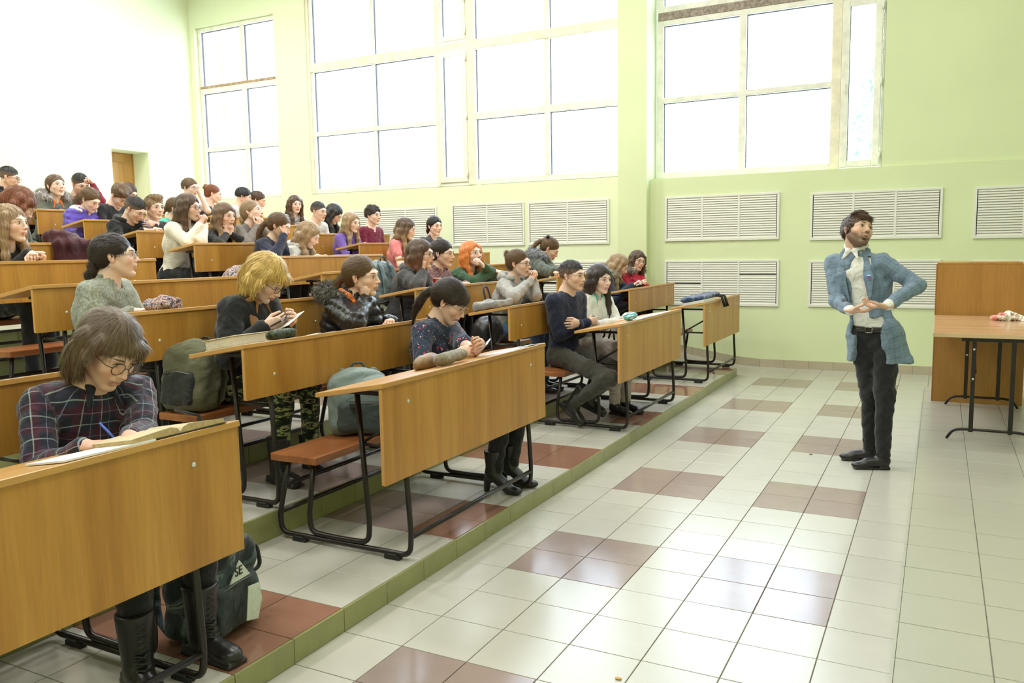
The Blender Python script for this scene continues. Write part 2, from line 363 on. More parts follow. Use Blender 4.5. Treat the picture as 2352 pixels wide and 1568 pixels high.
# stepped platforms
for n in range(1, NROW + 1):
    xa = edge(n); xb = edge(n + 1) if n < NROW else XR
    z0, z1 = (zrow(n - 1) if n > 1 else 0), zrow(n)
    ps = MB().box((xb - (.02 if n < NROW else 0), -9.0, -.05), (xa, YPLAT, z1 - .006)).build('step_platform', M_GROUT)
    tag(ps, kind='structure')
    if n <= 3:
        wd = (xa - xb) / 3.0
        TT = three(wd, TS, {'c': M_TILE, 'm': M_TILE_B if n == 1 else M_TILE_M, 'p': M_TILE_M})
        cells = []
        for j in range(-12, 20):
            for c in range(3):
                k = 'c'
                if j % 5 in (3, 4): k = 'm' if (n != 1 or (j // 5) % 2 == 0) else ('p' if c < 2 else 'm')
                cells.append((xb + c * wd, j * TS, z1, k))
        lay(ps, TT, cells, (0, 0, 0))
        me = MB().box((0, .0015, z0 + .001 - (0 if n > 1 else 0)), (.012, TS - .0015, z1 - .001), .001).mesh('riser_tile'); me.materials.append(M_RISER)
        for j in range(-12, 20):
            o = bpy.data.objects.new('riser_tile', me); COL.objects.link(o); o.parent = ps; o.location = (xa, j * TS, 0)
        b = MB()
        for j in range(-30, -12):
            b.box((xa, j * TS + .0015, z0), (xa + .012, (j + 1) * TS - .0015, z1))
        o = b.build('riser_tile_field', M_RISER, ps); o['kind'] = 'stuff'
        b = MB()
        for j in range(-30, -12): b.box((xb, j * TS + .0015, z1 - .01), (xa, (j + 1) * TS - .0015, z1))
        o = b.build('tile_field', M_TILE, ps); o['kind'] = 'stuff'
    else:
        b = MB().box((xb, -9, z1 - .012), (xa, YPLAT, z1)); o = b.build('tile_field', M_TILE, ps)
        b = MB().box((xa, -9, z0), (xa + .012, YPLAT, z1 - .001)); o = b.build('riser_tile_field', M_RISER, ps)
# ramp along the window wall and its skirting
zr = lambda x: 0 if x > -.36 else min((-.36 - x) * RISE / PITCH, zrow(NROW))
xs = [6.0, .3, -.1, -.36] + [-.36 - .3 * k for k in range(1, 32)] + [XR]
xs = [x for x in xs if x >= XR]
def soft(x):
    return (zr(x + .18) + 2 * zr(x) + zr(x - .18)) / 4
poly = [(x, soft(x)) for x in xs if x <= .31] + [(XR, -.1), (.3, -.1)]
tag(MB().prism(poly, YPLAT + .001, YW, 'y').build('aisle_ramp', M_TILE), kind='structure')
sk = empty('baseboard_back', (0, YW, 0), kind='structure')
def skirt(xa, xb, y):
    x = xa
    while x < xb - .01:
        x2 = min(x + .3, xb); g = .0015
        poly = [(x + g, soft(x) - .01), (x2 - g, soft(x2) - .01), (x2 - g, soft(x2) + .105), (x + g, soft(x) + .105)]
        MB().prism([(a, c) for a, c in poly], y - .012 - YW, y - YW, 'y').build('skirting_tile', M_BASE, sk)
        x = x2
skirt(-1.68, 6.0, YW); skirt(-2.09, -1.68, 6.74); skirt(-4.8, -2.09, YW)

# radiator grilles in the window wall
def grille(x0, z0, x1, z1, nsec, label, y=YW, broken=None):
    g = empty('radiator_grille', ((x0 + x1) / 2, y, z0), label, 'grille', 'white slatted radiator grilles on the window wall')
    W = x1 - x0; H = z1 - z0; ft = .03
    f = MB()
    f.box((-W / 2, -.022, 0), (W / 2, 0, ft + .004), .003); f.box((-W / 2, -.022, H - ft), (W / 2, 0, H), .003)
    f.box((-W / 2, -.022, ft), (-W / 2 + ft, 0, H - ft), .003); f.box((W / 2 - ft, -.022, ft), (W / 2, 0, H - ft), .003)
    sw = (W - 2 * ft) / nsec
    for k in range(1, nsec):
        xx = -W / 2 + ft + k * sw; f.box((xx - .013, -.02, ft), (xx + .013, 0, H - ft), .002)
    f.build('frame', M_WHITE, g)
    MB().box((-W / 2 + .01, -.002, .01), (W / 2 - .01, .0, H - .01)).build('shade_sheet', M_GAP_SHADE, g)  # dark sheet painted in for the shade of the hollow behind the slats
    ns = 18; pitch = (H - 2 * ft) / ns
    b = MB(); b.prism([(-.019, -pitch * .40), (-.014, -pitch * .40), (-.004, pitch * .44), (-.009, pitch * .46)], -sw / 2 + .009, sw / 2 - .009, 'x')
    me = b.mesh('slat'); me.materials.append(M_SLAT)
    for k in range(nsec):
        for i in range(ns):
            o = bpy.data.objects.new('slat', me); COL.objects.link(o); o.parent = g
            o.location = (-W / 2 + ft + (k + .5) * sw, 0, ft + (i + .5) * pitch)
            if broken and (k, i) in broken: o.location.z -= pitch * .3; o.rotation_euler = (.5, random.uniform(-.01, .01), 0)
grille(-1.47, 1.655, .03, 2.255, 3, 'upper slatted grille beside the pilaster under the right window')
grille(-1.47, .795, .04, 1.40, 3, 'lower slatted grille behind the empty front desk at the far end', broken={(2, 12), (0, 8)})
grille(.40, 1.635, 1.87, 2.225, 3, 'upper slatted grille directly behind the head of the lecturer')
grille(.40, .80, 1.88, 1.385, 3, 'lower slatted grille partly hidden behind the body of the lecturer')
grille(2.19, 1.62, 3.66, 2.21, 3, 'upper slatted grille cut off by the right picture edge')
grille(2.20, .79, 3.68, 1.37, 3, 'lower slatted grille rising just above the wooden cabinet')
grille(-4.85, 1.64, -3.60, 2.28, 2, 'left one of the two grilles between the middle rows and the pilaster')
grille(-3.54, 1.64, -2.27, 2.27, 2, 'slatted grille just left of the pilaster, above the girl in the fur hood')
grille(-6.85, 1.60, -5.12, 2.26, 3, 'slatted grille behind the curly boy in the burgundy sweater')
grille(-3.54, .80, -2.20, 1.40, 2, 'lower grille behind the seats, left of the pilaster')
# ------------------------------------------------------------------ signed-distance modelling engine (gives smooth continuous surfaces)
def nrm(v):
    v = np.asarray(v, float); l = np.linalg.norm(v); return v / l if l > 1e-9 else v
def smin(a, b, k):
    if k <= 0: return np.minimum(a, b)
    h = np.maximum(k - np.abs(a - b), 0) / k
    return np.minimum(a, b) - h * h * k * .25
class SDF:
    def __init__(s, vox): s.p = []; s.vox = vox; s.disp = []
    def cone(s, a, b, ra, rb=None, k=.01, flat=None, sub=False):
        a = np.asarray(a, float); b = np.asarray(b, float); rb = ra if rb is None else rb
        m = max(ra, rb)
        s.p.append(('c', (a, b, ra, rb, flat), k, sub, np.minimum(a, b) - m, np.maximum(a, b) + m)); return s
    def ell(s, c, r, R=None, k=.01, sub=False):
        c = np.asarray(c, float); r = np.asarray(r, float) if np.ndim(r) else np.full(3, float(r))
        R = np.eye(3) if R is None else np.asarray(R, float)
        e = np.sqrt(((R * r) ** 2).sum(1))
        s.p.append(('e', (c, r, R), k, sub, c - e, c + e)); return s
    def box(s, c, h, R=None, rd=.01, k=.005, sub=False):
        c = np.asarray(c, float); h = np.asarray(h, float); R = np.eye(3) if R is None else np.asarray(R, float)
        e = (np.abs(R) * h).sum(1)
        s.p.append(('b', (c, h, R, rd), k, sub, c - e, c + e)); return s
    def chain(s, pts, rs, k=.01, flat=None):
        for i in range(len(pts) - 1):
            s.cone(pts[i], pts[i + 1], rs[i] if np.ndim(rs) else rs, rs[i + 1] if np.ndim(rs) else rs, k, flat)
        return s
    @staticmethod
    def ev(typ, q, P):
        if typ == 'c':
            a, b, ra, rb, flat = q
            ab = b - a; L = max(float(ab @ ab), 1e-9); v = P - a
            t = np.clip(v @ ab / L, 0, 1)
            d = v - t[..., None] * ab
            if flat is not None:
                n, f = flat; dn = d @ n; return np.sqrt(np.maximum((d * d).sum(-1) - dn * dn + dn * dn / (f * f), 0)) - (ra + t * (rb - ra))
            return np.sqrt((d * d).sum(-1)) - (ra + t * (rb - ra))
        if typ == 'e':
            c, r, R = q; v = (P - c) @ R; k0 = np.sqrt(((v / r) ** 2).sum(-1)); k1 = np.sqrt(((v / (r * r)) ** 2).sum(-1))
            return np.where(k1 > 1e-9, k0 * (k0 - 1) / np.maximum(k1, 1e-9), -r.min())
        c, h, R, rd = q; v = np.abs((P - c) @ R) - (h - rd)
        return np.sqrt((np.maximum(v, 0) ** 2).sum(-1)) + np.minimum(v.max(-1), 0) - rd
    def value(s, P):
        P = np.asarray(P, float); D = np.full(P.shape[:-1], 1.0)
        for typ, q, k, sub, lo, hi in s.p:
            d = s.ev(typ, q, P)
            D = -smin(-D, d, k) if sub else smin(D, d, k)
        return D
    def mesh(s, lo=None, hi=None):
        vx = s.vox
        add = [p for p in s.p if not p[3]]
        if lo is None:
            lo = np.min([p[4] for p in add], 0); hi = np.max([p[5] for p in add], 0)
        lo = lo - 2.5 * vx - .012; hi = hi + 2.5 * vx + .012
        n = np.ceil((hi - lo) / vx).astype(int) + 1
        ax = [lo[i] + vx * np.arange(n[i]) for i in range(3)]
        D = np.full(n, .08, np.float32)
        for typ, q, k, sub, a, b in s.p:
            m = k + 2.2 * vx + .012
            i0 = np.maximum(np.floor((a - m - lo) / vx).astype(int), 0); i1 = np.minimum(np.ceil((b + m - lo) / vx).astype(int) + 1, n)
            if (i1 <= i0).any(): continue
            sl = tuple(slice(i0[i], i1[i]) for i in range(3))
            G = np.stack(np.meshgrid(*[ax[i][sl[i]] for i in range(3)], indexing='ij'), -1)
            d = s.ev(typ, q, G)
            D[sl] = -smin(-D[sl], d, k) if sub else smin(D[sl], d, k)
        if s.disp:
            M = np.argwhere(np.abs(D) < 3 * vx + .02)
            P = lo + M * vx
            dd = np.zeros(len(M))
            for f in s.disp: dd += f(P)
            D[tuple(M.T)] += dd
        D[0], D[-1], D[:, 0], D[:, -1], D[:, :, 0], D[:, :, -1] = 1, 1, 1, 1, 1, 1
        return nets(D, lo, vx)
def nets(D, lo, vx):
    ins = D < 0; c = np.zeros(np.array(D.shape) - 1, np.int8)
    for i in (0, 1):
        for j in (0, 1):
            for k in (0, 1): c += ins[i:D.shape[0] - 1 + i, j:D.shape[1] - 1 + j, k:D.shape[2] - 1 + k]
    act = (c > 0) & (c < 8); A = np.argwhere(act)
    if len(A) == 0: return np.zeros((0, 3)), np.zeros((0, 4), int)
    idx = np.full(act.shape, -1, np.int64); idx[tuple(A.T)] = np.arange(len(A))
    acc = np.zeros((len(A), 3)); cnt = np.zeros(len(A))
    cor = [(i, j, k) for i in (0, 1) for j in (0, 1) for k in (0, 1)]
    val = {q: D[A[:, 0] + q[0], A[:, 1] + q[1], A[:, 2] + q[2]] for q in cor}
    for q in cor:
        for ax in range(3):
            if q[ax]: continue
            q2 = tuple(1 if i == ax else q[i] for i in range(3)); a, b = val[q], val[q2]
            m = (a < 0) != (b < 0); t = np.where(m, a / np.where(m, a - b, 1), 0)
            p = np.tile(np.array(q, float), (len(A), 1)); p[:, ax] += t
            acc += p * m[:, None]; cnt += m
    V = lo + (A + acc / cnt[:, None]) * vx
    Q = []
    for ax in range(3):
        u, v = [(1, 2), (2, 0), (0, 1)][ax]
        sl = [slice(0, None)] * 3; a = ins[tuple(slice(0, -1) if i == ax else slice(1, -1) for i in range(3))]; b = ins[tuple(slice(1, None) if i == ax else slice(1, -1) for i in range(3))]
        E = np.argwhere(a != b)
        if len(E) == 0: continue
        off = np.array([0 if i == ax else 1 for i in range(3)]); base = E + off
        du = np.eye(3, dtype=int)[u]; dv = np.eye(3, dtype=int)[v]
        g = lambda p: idx[p[:, 0], p[:, 1], p[:, 2]]
        q = np.stack([g(base - du - dv), g(base - dv), g(base), g(base - du)], 1)
        fl = ~a[tuple(E.T)]
        q[fl] = q[fl][:, ::-1]
        Q.append(q)
    Q = np.concatenate(Q); Q = Q[(Q >= 0).all(1)]
    return V, Q
def np_mesh(name, V, Q, smooth=True):
    me = bpy.data.meshes.new(name); V = np.asarray(V, np.float32); Q = np.asarray(Q, np.int32)
    me.vertices.add(len(V)); me.vertices.foreach_set('co', V.ravel())
    me.loops.add(Q.size); me.loops.foreach_set('vertex_index', Q.ravel())
    me.polygons.add(len(Q)); me.polygons.foreach_set('loop_start', np.arange(0, Q.size, Q.shape[1], dtype=np.int32))
    me.polygons.foreach_set('loop_total', np.full(len(Q), Q.shape[1], np.int32))
    me.polygons.foreach_set('use_smooth', np.full(len(Q), smooth)); me.update(calc_edges=True); me.validate()
    return me
def join(parts):
    V = []; Q = []; n = 0; C = []
    for p in parts:
        v, q = p[0], p[1]
        if len(v) == 0: continue
        V.append(v); Q.append(q + n); n += len(v)
        C.append(p[2] if len(p) > 2 else np.ones((len(v), 3)))
    return np.concatenate(V), np.concatenate(Q), np.concatenate(C)
def colored(me, C):
    a = me.color_attributes.new('Col', 'FLOAT_COLOR', 'POINT'); C4 = np.ones((len(C), 4), np.float32); C4[:, :3] = C; a.data.foreach_set('color', C4.ravel())
def uvs(c, r, R=np.eye(3), n=12, m=8):
    "small quad sphere as arrays (used for eyes, buttons)"
    th = np.linspace(.12, PI - .12, m); ph = np.linspace(0, 2 * PI, n, endpoint=False)
    D = np.stack([np.outer(np.cos(th), np.ones(n)), np.outer(np.sin(th), np.cos(ph)), np.outer(np.sin(th), np.sin(ph))], -1).reshape(-1, 3)
    V = np.asarray(c) + (D * r) @ np.asarray(R).T
    Q = [(i * n + j, i * n + (j + 1) % n, (i + 1) * n + (j + 1) % n, (i + 1) * n + j) for i in range(m - 1) for j in range(n)]
    Q += [(0, n - 1 - k, n - 2 - k, n - 3 - k) for k in range(0, n - 3, 2)]
    return V, np.array(Q), D
def tubearr(pts, r, n=6):
    P = np.asarray(pts, float); m = len(P); V = []
    up = np.array([0, 0, 1.])
    for i in range(m):
        t = nrm(P[min(i + 1, m - 1)] - P[max(i - 1, 0)])
        if abs(t @ up) > .97: up = np.array([1., 0, 0])
        u = nrm(up - t * (t @ up)); up = u; v = np.cross(t, u); rr = r[i] if np.ndim(r) else r
        for k in range(n): V.append(P[i] + (u * math.cos(2 * PI * k / n) + v * math.sin(2 * PI * k / n)) * rr)
    Q = [(i * n + k, i * n + (k + 1) % n, (i + 1) * n + (k + 1) % n, (i + 1) * n + k) for i in range(m - 1) for k in range(n)]
    return np.array(V), np.array(Q)
_ph = RNG.uniform(0, 6.28, (6, 3)); _fr = RNG.uniform(.6, 1.4, (6, 3))
def wob(P, scale, amp, seed=0):
    "cheap smooth pseudo-noise"
    q = P / scale + seed * 3.7
    s = 0
    for i in range(4):
        f = _fr[i]; s = s + np.sin(q[:, 0] * f[0] * 2.1 + q[:, 1] * f[1] * 1.7 + _ph[i, 0] + 1.3 * np.sin(q[:, 2] * f[2] * 1.9 + _ph[i, 1])) * np.cos(q[:, 2] * f[1] * 1.3 - q[:, 0] * f[2] + _ph[i, 2])
    return s * amp / 2.2
def sdf_obj(name, sd, mat, parent=None, loc=None, mod=None):
    V, Q = sd.mesh()
    if mod is not None: V = mod(V)
    if loc is not None: V = V - np.asarray(loc)
    return link(name, np_mesh(name, V, Q), mat, parent)
def fur(name, V, nrmls, mat, parent, n=3000, L=.03, seed=0, droop=.3):
    "tuft of fine tapered hairs as real geometry"
    rs = np.random.RandomState(seed); i = rs.randint(0, len(V), n); p = V[i]; d = nrmls[i] + rs.normal(size=(n, 3)) * .55; d[:, 2] -= droop
    d /= np.linalg.norm(d, axis=1)[:, None]; s = np.cross(d, rs.normal(size=(n, 3))); s /= np.linalg.norm(s, axis=1)[:, None]
    l = L * rs.uniform(.5, 1.2, n)[:, None]; wd = .0022
    A = p - s * wd; B = p + s * wd; C = p + d * l + np.array([0, 0, -.15]) * l; M = p + d * l * .55
    VV = np.concatenate([A, B, M + s * wd * .7, C, M - s * wd * .7]); k = np.arange(n)
    Q = np.stack([k, k + n, k + 2 * n, k + 4 * n], 1); T = np.stack([k + 4 * n, k + 2 * n, k + 3 * n, k + 3 * n], 1)
    me = bpy.data.meshes.new(name); me.from_pydata(VV.tolist(), [], Q.tolist() + [t[:3] for t in T.tolist()])
    return link(name, me, mat, parent)
def normals_of(V, Q):
    n = np.zeros_like(V); a = np.cross(V[Q[:, 2]] - V[Q[:, 0]], V[Q[:, 3]] - V[Q[:, 1]])
    for k in range(4): np.add.at(n, Q[:, k], a)
    return n / np.maximum(np.linalg.norm(n, axis=1), 1e-9)[:, None]

# ------------------------------------------------------------------ lecture desks with attached benches
HL = .855
def Xr(n): return -.33 - PITCH * (n - 1)
def desk_meshes(tall, broken=False):
    r = {}
    b = MB(); t = math.atan2(.872 - .806, .36 + .02); 
    b.prism([(-.362, .804), (.022, .8705), (.0185, .8925), (-.3655, .826)], -HL, HL, 'y')
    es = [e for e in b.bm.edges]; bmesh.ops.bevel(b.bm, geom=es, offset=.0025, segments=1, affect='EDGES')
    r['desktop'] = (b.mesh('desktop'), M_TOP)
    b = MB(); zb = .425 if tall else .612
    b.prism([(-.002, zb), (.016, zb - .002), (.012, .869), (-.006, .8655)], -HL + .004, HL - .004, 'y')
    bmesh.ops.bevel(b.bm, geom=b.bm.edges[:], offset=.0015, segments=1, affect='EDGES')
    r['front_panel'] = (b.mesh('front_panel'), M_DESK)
    b = MB(); e = .0008
    for s in (-1, 1):
        y = s * (HL - .004); b.box((-.003, y - e, zb + .002), (.014, y + e, .866))
    r['panel_edge'] = (b.mesh('panel_edge'), M_EDGE)
    b = MB()
    for s in (-1, 1):
        y = s * HL; b.prism([(-.360, .806), (.020, .8725), (.0165, .8905), (-.3635, .824)], y - .0008, y + .0008, 'y')
    b.prism([(-.3665, .8055), (-.3635, .8055), (-.3665, .824), (-.3685, .824)], -HL + .003, HL - .003, 'y')
    r['desktop_edge'] = (b.mesh('desktop_edge'), M_EDGE)
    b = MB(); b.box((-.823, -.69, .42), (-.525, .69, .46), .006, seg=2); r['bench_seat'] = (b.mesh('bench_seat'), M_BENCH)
    def frame():
        b = MB(); R = .0135
        b.tube(arc_path([(-.035, 0, .86), (.008, 0, .14), (.0, 0, .017 + R), (-.10, 0, .017 + R), (-.66, 0, .017 + R), (-.80, 0, .017 + R), (-.815, 0, .12), (-.735, 0, .42)], .09), R)
        b.tube(arc_path([(-.284, 0, .815), (-.235, 0, .15), (-.245, 0, .045 + R), (-.37, 0, .04 + R), (-.47, 0, .04 + R), (-.605, 0, .045 + R), (-.615, 0, .14), (-.575, 0, .42)], .08), R)
        b.tube([(-.262, 0, .55), (-.01, 0, .55)], .009, 8); b.tube([(-.255, 0, .56), (-.02, 0, .70)], .008, 8)
        b.box((-.33, -.013, .795), (-.03, .013, .812), rot=None)
        return b.mesh('side_frame')
    r['side_frame'] = (frame(), M_STEEL)
    b = MB(); b.box((-.045, -.0175, 0), (.045, .0175, .022), .005, seg=2); b.box((-.03, -.02, .018), (.03, .02, .03), .004); r['rubber_foot'] = (b.mesh('rubber_foot'), M_RUB)
    b = MB(); b.tube([(0, -.65, 0), (0, .65, 0)], .0125, 10); r['stretcher'] = (b.mesh('stretcher'), M_STEEL)
    b = MB(); b.sphere((0, 0, 0), .009, (.45, 1, 1), 10); r['screw'] = (b.mesh('screw'), M_SCREW)
    for k, (me, m) in r.items(): me.materials.append(m)
    return r
DM = {True: desk_meshes(True), False: desk_meshes(False)}
def desk(n, yc, label):
    D = DM[n == 1]
    t = empty('lecture_desk', (Xr(n), yc, zrow(n)), label, 'desk', 'wooden lecture desks with attached benches in rising rows')
    def put(name, loc=(0, 0, 0), key=None):
        o = bpy.data.objects.new(name, D[key or name][0]); COL.objects.link(o); o.parent = t; o.location = loc; return o
    for k in ('desktop', 'front_panel', 'panel_edge', 'desktop_edge', 'bench_seat'): put(k)
    for y in (-.65, .65):
        put('side_frame', (0, y, 0))
        for x in (-.10, -.68): put('rubber_foot', (x, y, 0))
        put('screw', (.0145, y, .72 if n > 1 else .78))
    put('stretcher', (.005, 0, .12)); put('stretcher', (-.808, 0, .14))
    return t
DESKS = [
 (1, -2.85, 'tall fronted desk in the near left corner with the open book on it'),
 (1, -.30, 'front row desk of the woman in the floral blouse'),
 (1, 2.77, 'front row desk of the man in navy and the woman in white'),
 (1, 5.38, 'empty front row desk at the far end with a blue bag on top'),
 (2, -2.85, 'second row desk cut by the left picture edge behind the plaid shirt'),
 (2, -.28, 'second row desk with a thick textbook, of the girl in the camouflage trousers'),
 (2, 2.55, 'second row desk of the student in the grey hoodie with a grey bag on it'),
 (2, 5.42, 'second row desk of the girl in the red jacket'),
 (3, -.28, 'third row desk with a patterned bundle lying on it'),
 (3, 2.48, 'third row desk with the red cup'),
 (3, 5.35, 'third row desk of the girl in the dark parka with the grey fur hood'),
 (4, -.25, 'unoccupied fourth row desk on the left between two occupied rows'),
 (4, 2.30, 'fourth row desk behind the girl in the black puffer jacket'),
 (4, 5.20, 'fourth row desk right of the red-haired girl'),
 (5, -.40, 'fifth row desk of the blonde woman at the left picture edge'),
 (5, 2.62, 'fifth row desk of the two students bent over near the middle'),
 (5, 5.10, 'fifth row desk of the girl in the pink shirt'),
 (6, -.28, 'sixth row desk with the burgundy coat hanging over it'),
 (6, 2.45, 'sixth row desk of the girl in the white sweater'),
 (6, 5.00, 'sixth row desk of the boy in the burgundy sweater'),
 (7, 2.48, 'seventh row desk of the two boys in black'),
 (7, 5.10, 'seventh row desk of the boy in the pale sweater'),
 (8, 2.50, 'eighth row desk of the girl in the purple jacket'),
 (8, 5.00, 'eighth row desk of the girl in the striped top'),
 (9, 2.54, 'ninth row desk of the girl in the orange lined parka'),
 (9, 5.00, 'ninth row desk of the boy in glasses against the left window'),
 (10, 1.6, 'tenth row desk at the very top left'),
]
for n, yc, lb in DESKS: desk(n, yc, lb)
def dz(n, dx):
    "height of the sloping desktop of row n, dx measured from the front panel"
    return zrow(n) + .8925 + (dx - .0185) * .174
SLOPE = math.atan(.174)

# ------------------------------------------------------------------ podium furniture
t = empty('folding_table', (2.62, 3.24, PH), 'laminate folding table with black steel legs on the podium', 'table')
b = MB().box((-.78, -.82, .745), (.78, .82, .775), .003); b.build('tabletop', M_TABLE, t)
b = MB()
for s in (-1, 1):
    b.box((-.782, s * .8205 - .0008, .747), (.782, s * .8205 + .0008, .773)); b.box((s * .7805 - .0008, -.82, .747), (s * .7805 + .0008, .82, .773))
b.build('table_edge', plain('pale_edge', (.68, .5, .28), .4), t)
b = MB()
for y in (-.74, .68): b.box((-.60, y - .015, .715), (.60, y + .015, .745))
b.box((-.60, -.74, .72), (-.575, .68, .745)); b.box((.575, -.74, .72), (.60, .68, .745)); b.build('apron_frame', M_STEEL, t)
for y in (-.74, .68):
    for x0 in (-.52, .26):
        for x in (x0, x0 + .24): MB().box((x - .014, y - .018, .07), (x + .014, y + .018, .73)).build('leg', M_STEEL, t)
        MB().tube(arc_path([(x0 - .15, y, .01), (x0 - .11, y, .075), (x0 - .05, y, .085), (x0 + .29, y, .085), (x0 + .35, y, .075), (x0 + .39, y, .01)], .05), .010, 8).build('foot_bar', M_STEEL, t)
        MB().sphere((x0, y - .02, .66), .008, (1, .5, 1)).sphere((x0, y - .02, .45), .008, (1, .5, 1)).build('rivet', M_SCREW, t)
MB().tube([(-.5, .1, .72), (-.45, .66, .30)], .008, 6).build('brace', M_STEEL, t)
c = empty('wooden_cabinet', (2.19, 4.35, PH), 'tall wooden lectern cabinet standing behind the folding table', 'cabinet')
MB().box((-.345, -.25, 0), (.345, -.232, 1.215), .002).build('back_board', M_CAB, c)
for s in (-1, 1): MB().box((s * .336 - .009, -.232, 0), (s * .336 + .009, .25, 1.215), .002).build('side_board', M_CAB, c)
MB().box((-.345, -.25, 1.215), (.30, .26, 1.235), .002).build('top_board', M_CAB, c)
MB().box((-.326, -.23, .62), (.326, .24, .64)).build('shelf', M_CAB, c); MB().box((-.326, -.23, .06), (.326, .24, .08)).build('shelf', M_CAB, c)
MB().box((-.352, -.253, 0), (-.345, -.225, 1.215)).build('edge_strip', plain('red_brown_edge', (.42, .16, .06), .4), c)
sd = SDF(.006)
for (x, y, z, r) in ((0, 0, .02, .05), (.06, .02, .03, .045), (-.06, .01, .022, .04), (.02, .03, .05, .035), (.12, .0, .015, .03), (-.02, -.03, .035, .04)):
    sd.ell((x, y, z), (r, r * .8, r * .6), k=.02)
sd.ell((.02, 0, -.03), (.3, .3, .03), k=.002, sub=True)
sd.disp.append(lambda P: wob(P, .012, .012)); sd.disp.append(lambda P: wob(P, .03, .012, 3))
m, tt, bb = nt('pink_white_cloth'); mp = coords(tt); n1 = N(tt, 'ShaderNodeTexNoise', Scale=11.0, Detail=1.0); tt.links.new(mp.outputs[0], n1.inputs['Vector'])
rp = ramp(tt, [(.42, (.80, .32, .30)), (.5, (.85, .78, .70)), (.75, (.88, .84, .76))]); tt.links.new(n1.outputs[0], rp.inputs[0]); tt.links.new(rp.outputs[0], bb.inputs['Base Color']); bb.inputs['Roughness'].default_value = .9
o = sdf_obj('rag', sd, m); o.location = (2.35, 3.60, PH + .775); tag(o, 'crumpled pink and white cloth lying on the folding table', 'cloth')
# bits of litter on the floor
for (x, y, cc, lb) in ((.96, 4.48, (.85, .85, .85), 'tiny white paper scrap on a brown floor tile beyond the lecturer'), (.87, -1.37, (.6, .35, .12), 'small dry orange leaf on the floor at the bottom of the picture'), (1.05, 2.35, (.25, .15, .1), 'small dark crumb on the floor in front of the shoes of the lecturer')):
    s = .014; b = MB(); b.sphere((0, 0, .003), s, (1, .6, .25), 8); o = b.build('litter', plain('litter_%d' % int(x * 100), cc, .9)); o.location = (x, y, .001); tag(o, lb, 'litter')
# ------------------------------------------------------------------ people
def Rz(a): c, s = math.cos(a), math.sin(a); return np.array([[c, -s, 0], [s, c, 0], [0, 0, 1.]])
def Ry(a): c, s = math.cos(a), math.sin(a); return np.array([[c, 0, s], [0, 1, 0], [-s, 0, c]])
def Rx(a): c, s = math.cos(a), math.sin(a); return np.array([[1, 0, 0], [0, c, -s], [0, s, c]])
def attrmat(name, rough, sss=0, bmp=0, bscale=300, spec=.5, stretch=(1, 1, 1), sheen=0):
    m, t, b = nt(name); a = t.nodes.new('ShaderNodeAttribute'); a.attribute_name = 'Col'
    t.links.new(a.outputs['Color'], b.inputs['Base Color']); b.inputs['Roughness'].default_value = rough; b.inputs['Specular IOR Level'].default_value = spec
    if sss: b.inputs['Subsurface Weight'].default_value = sss; b.inputs['Subsurface Radius'].default_value = (.012, .005, .003); b.inputs['Subsurface Scale'].default_value = 1
    if sheen: b.inputs['Sheen Weight'].default_value = sheen
    if bmp:
        mp = coords(t, stretch); n = N(t, 'ShaderNodeTexNoise', Scale=bscale, Detail=2.0); t.links.new(mp.outputs[0], n.inputs['Vector']); bump(t, b, n.outputs[0], bmp, .002)
    return m
M_SKIN = attrmat('skin', .48, .12, .12, 350)
M_HAIR = attrmat('hair', .42, 0, .5, 260, .45, (1, 1, .12))
def fabric(name, col, rough=.85, bmp=.35, bscale=220, sheen=.2, var=.08, fold=.5):
    if name in MATS: return MATS[name]
    m, t, b = nt(name); b.inputs['Roughness'].default_value = rough; b.inputs['Sheen Weight'].default_value = sheen; b.inputs['Specular IOR Level'].default_value = .3
    mp = coords(t); n = N(t, 'ShaderNodeTexNoise', Scale=28.0, Detail=5.0); t.links.new(mp.outputs[0], n.inputs['Vector'])
    r = ramp(t, [(.3, tuple(c * (1 - var) for c in col)), (.7, tuple(min(1, c * (1 + var)) for c in col))]); t.links.new(n.outputs[0], r.inputs[0]); t.links.new(r.outputs[0], b.inputs['Base Color'])
    n2 = N(t, 'ShaderNodeTexNoise', Scale=float(bscale), Detail=2.0); t.links.new(mp.outputs[0], n2.inputs['Vector'])
    n3 = N(t, 'ShaderNodeTexNoise', Scale=9.0, Detail=2.0, Distortion=1.5); t.links.new(mp.outputs[0], n3.inputs['Vector'])
    b1 = t.nodes.new('ShaderNodeBump'); b1.inputs['Strength'].default_value = fold; b1.inputs['Distance'].default_value = .03; t.links.new(n3.outputs[0], b1.inputs['Height'])
    b2 = t.nodes.new('ShaderNodeBump'); b2.inputs['Strength'].default_value = bmp; b2.inputs['Distance'].default_value = .002; t.links.new(n2.outputs[0], b2.inputs['Height']); t.links.new(b1.outputs[0], b2.inputs['Normal'])
    t.links.new(b2.outputs[0], b.inputs['Normal'])
    MATS[name] = m; return m
def basecol(m): return m.node_tree, m.node_tree.nodes['Principled BSDF']
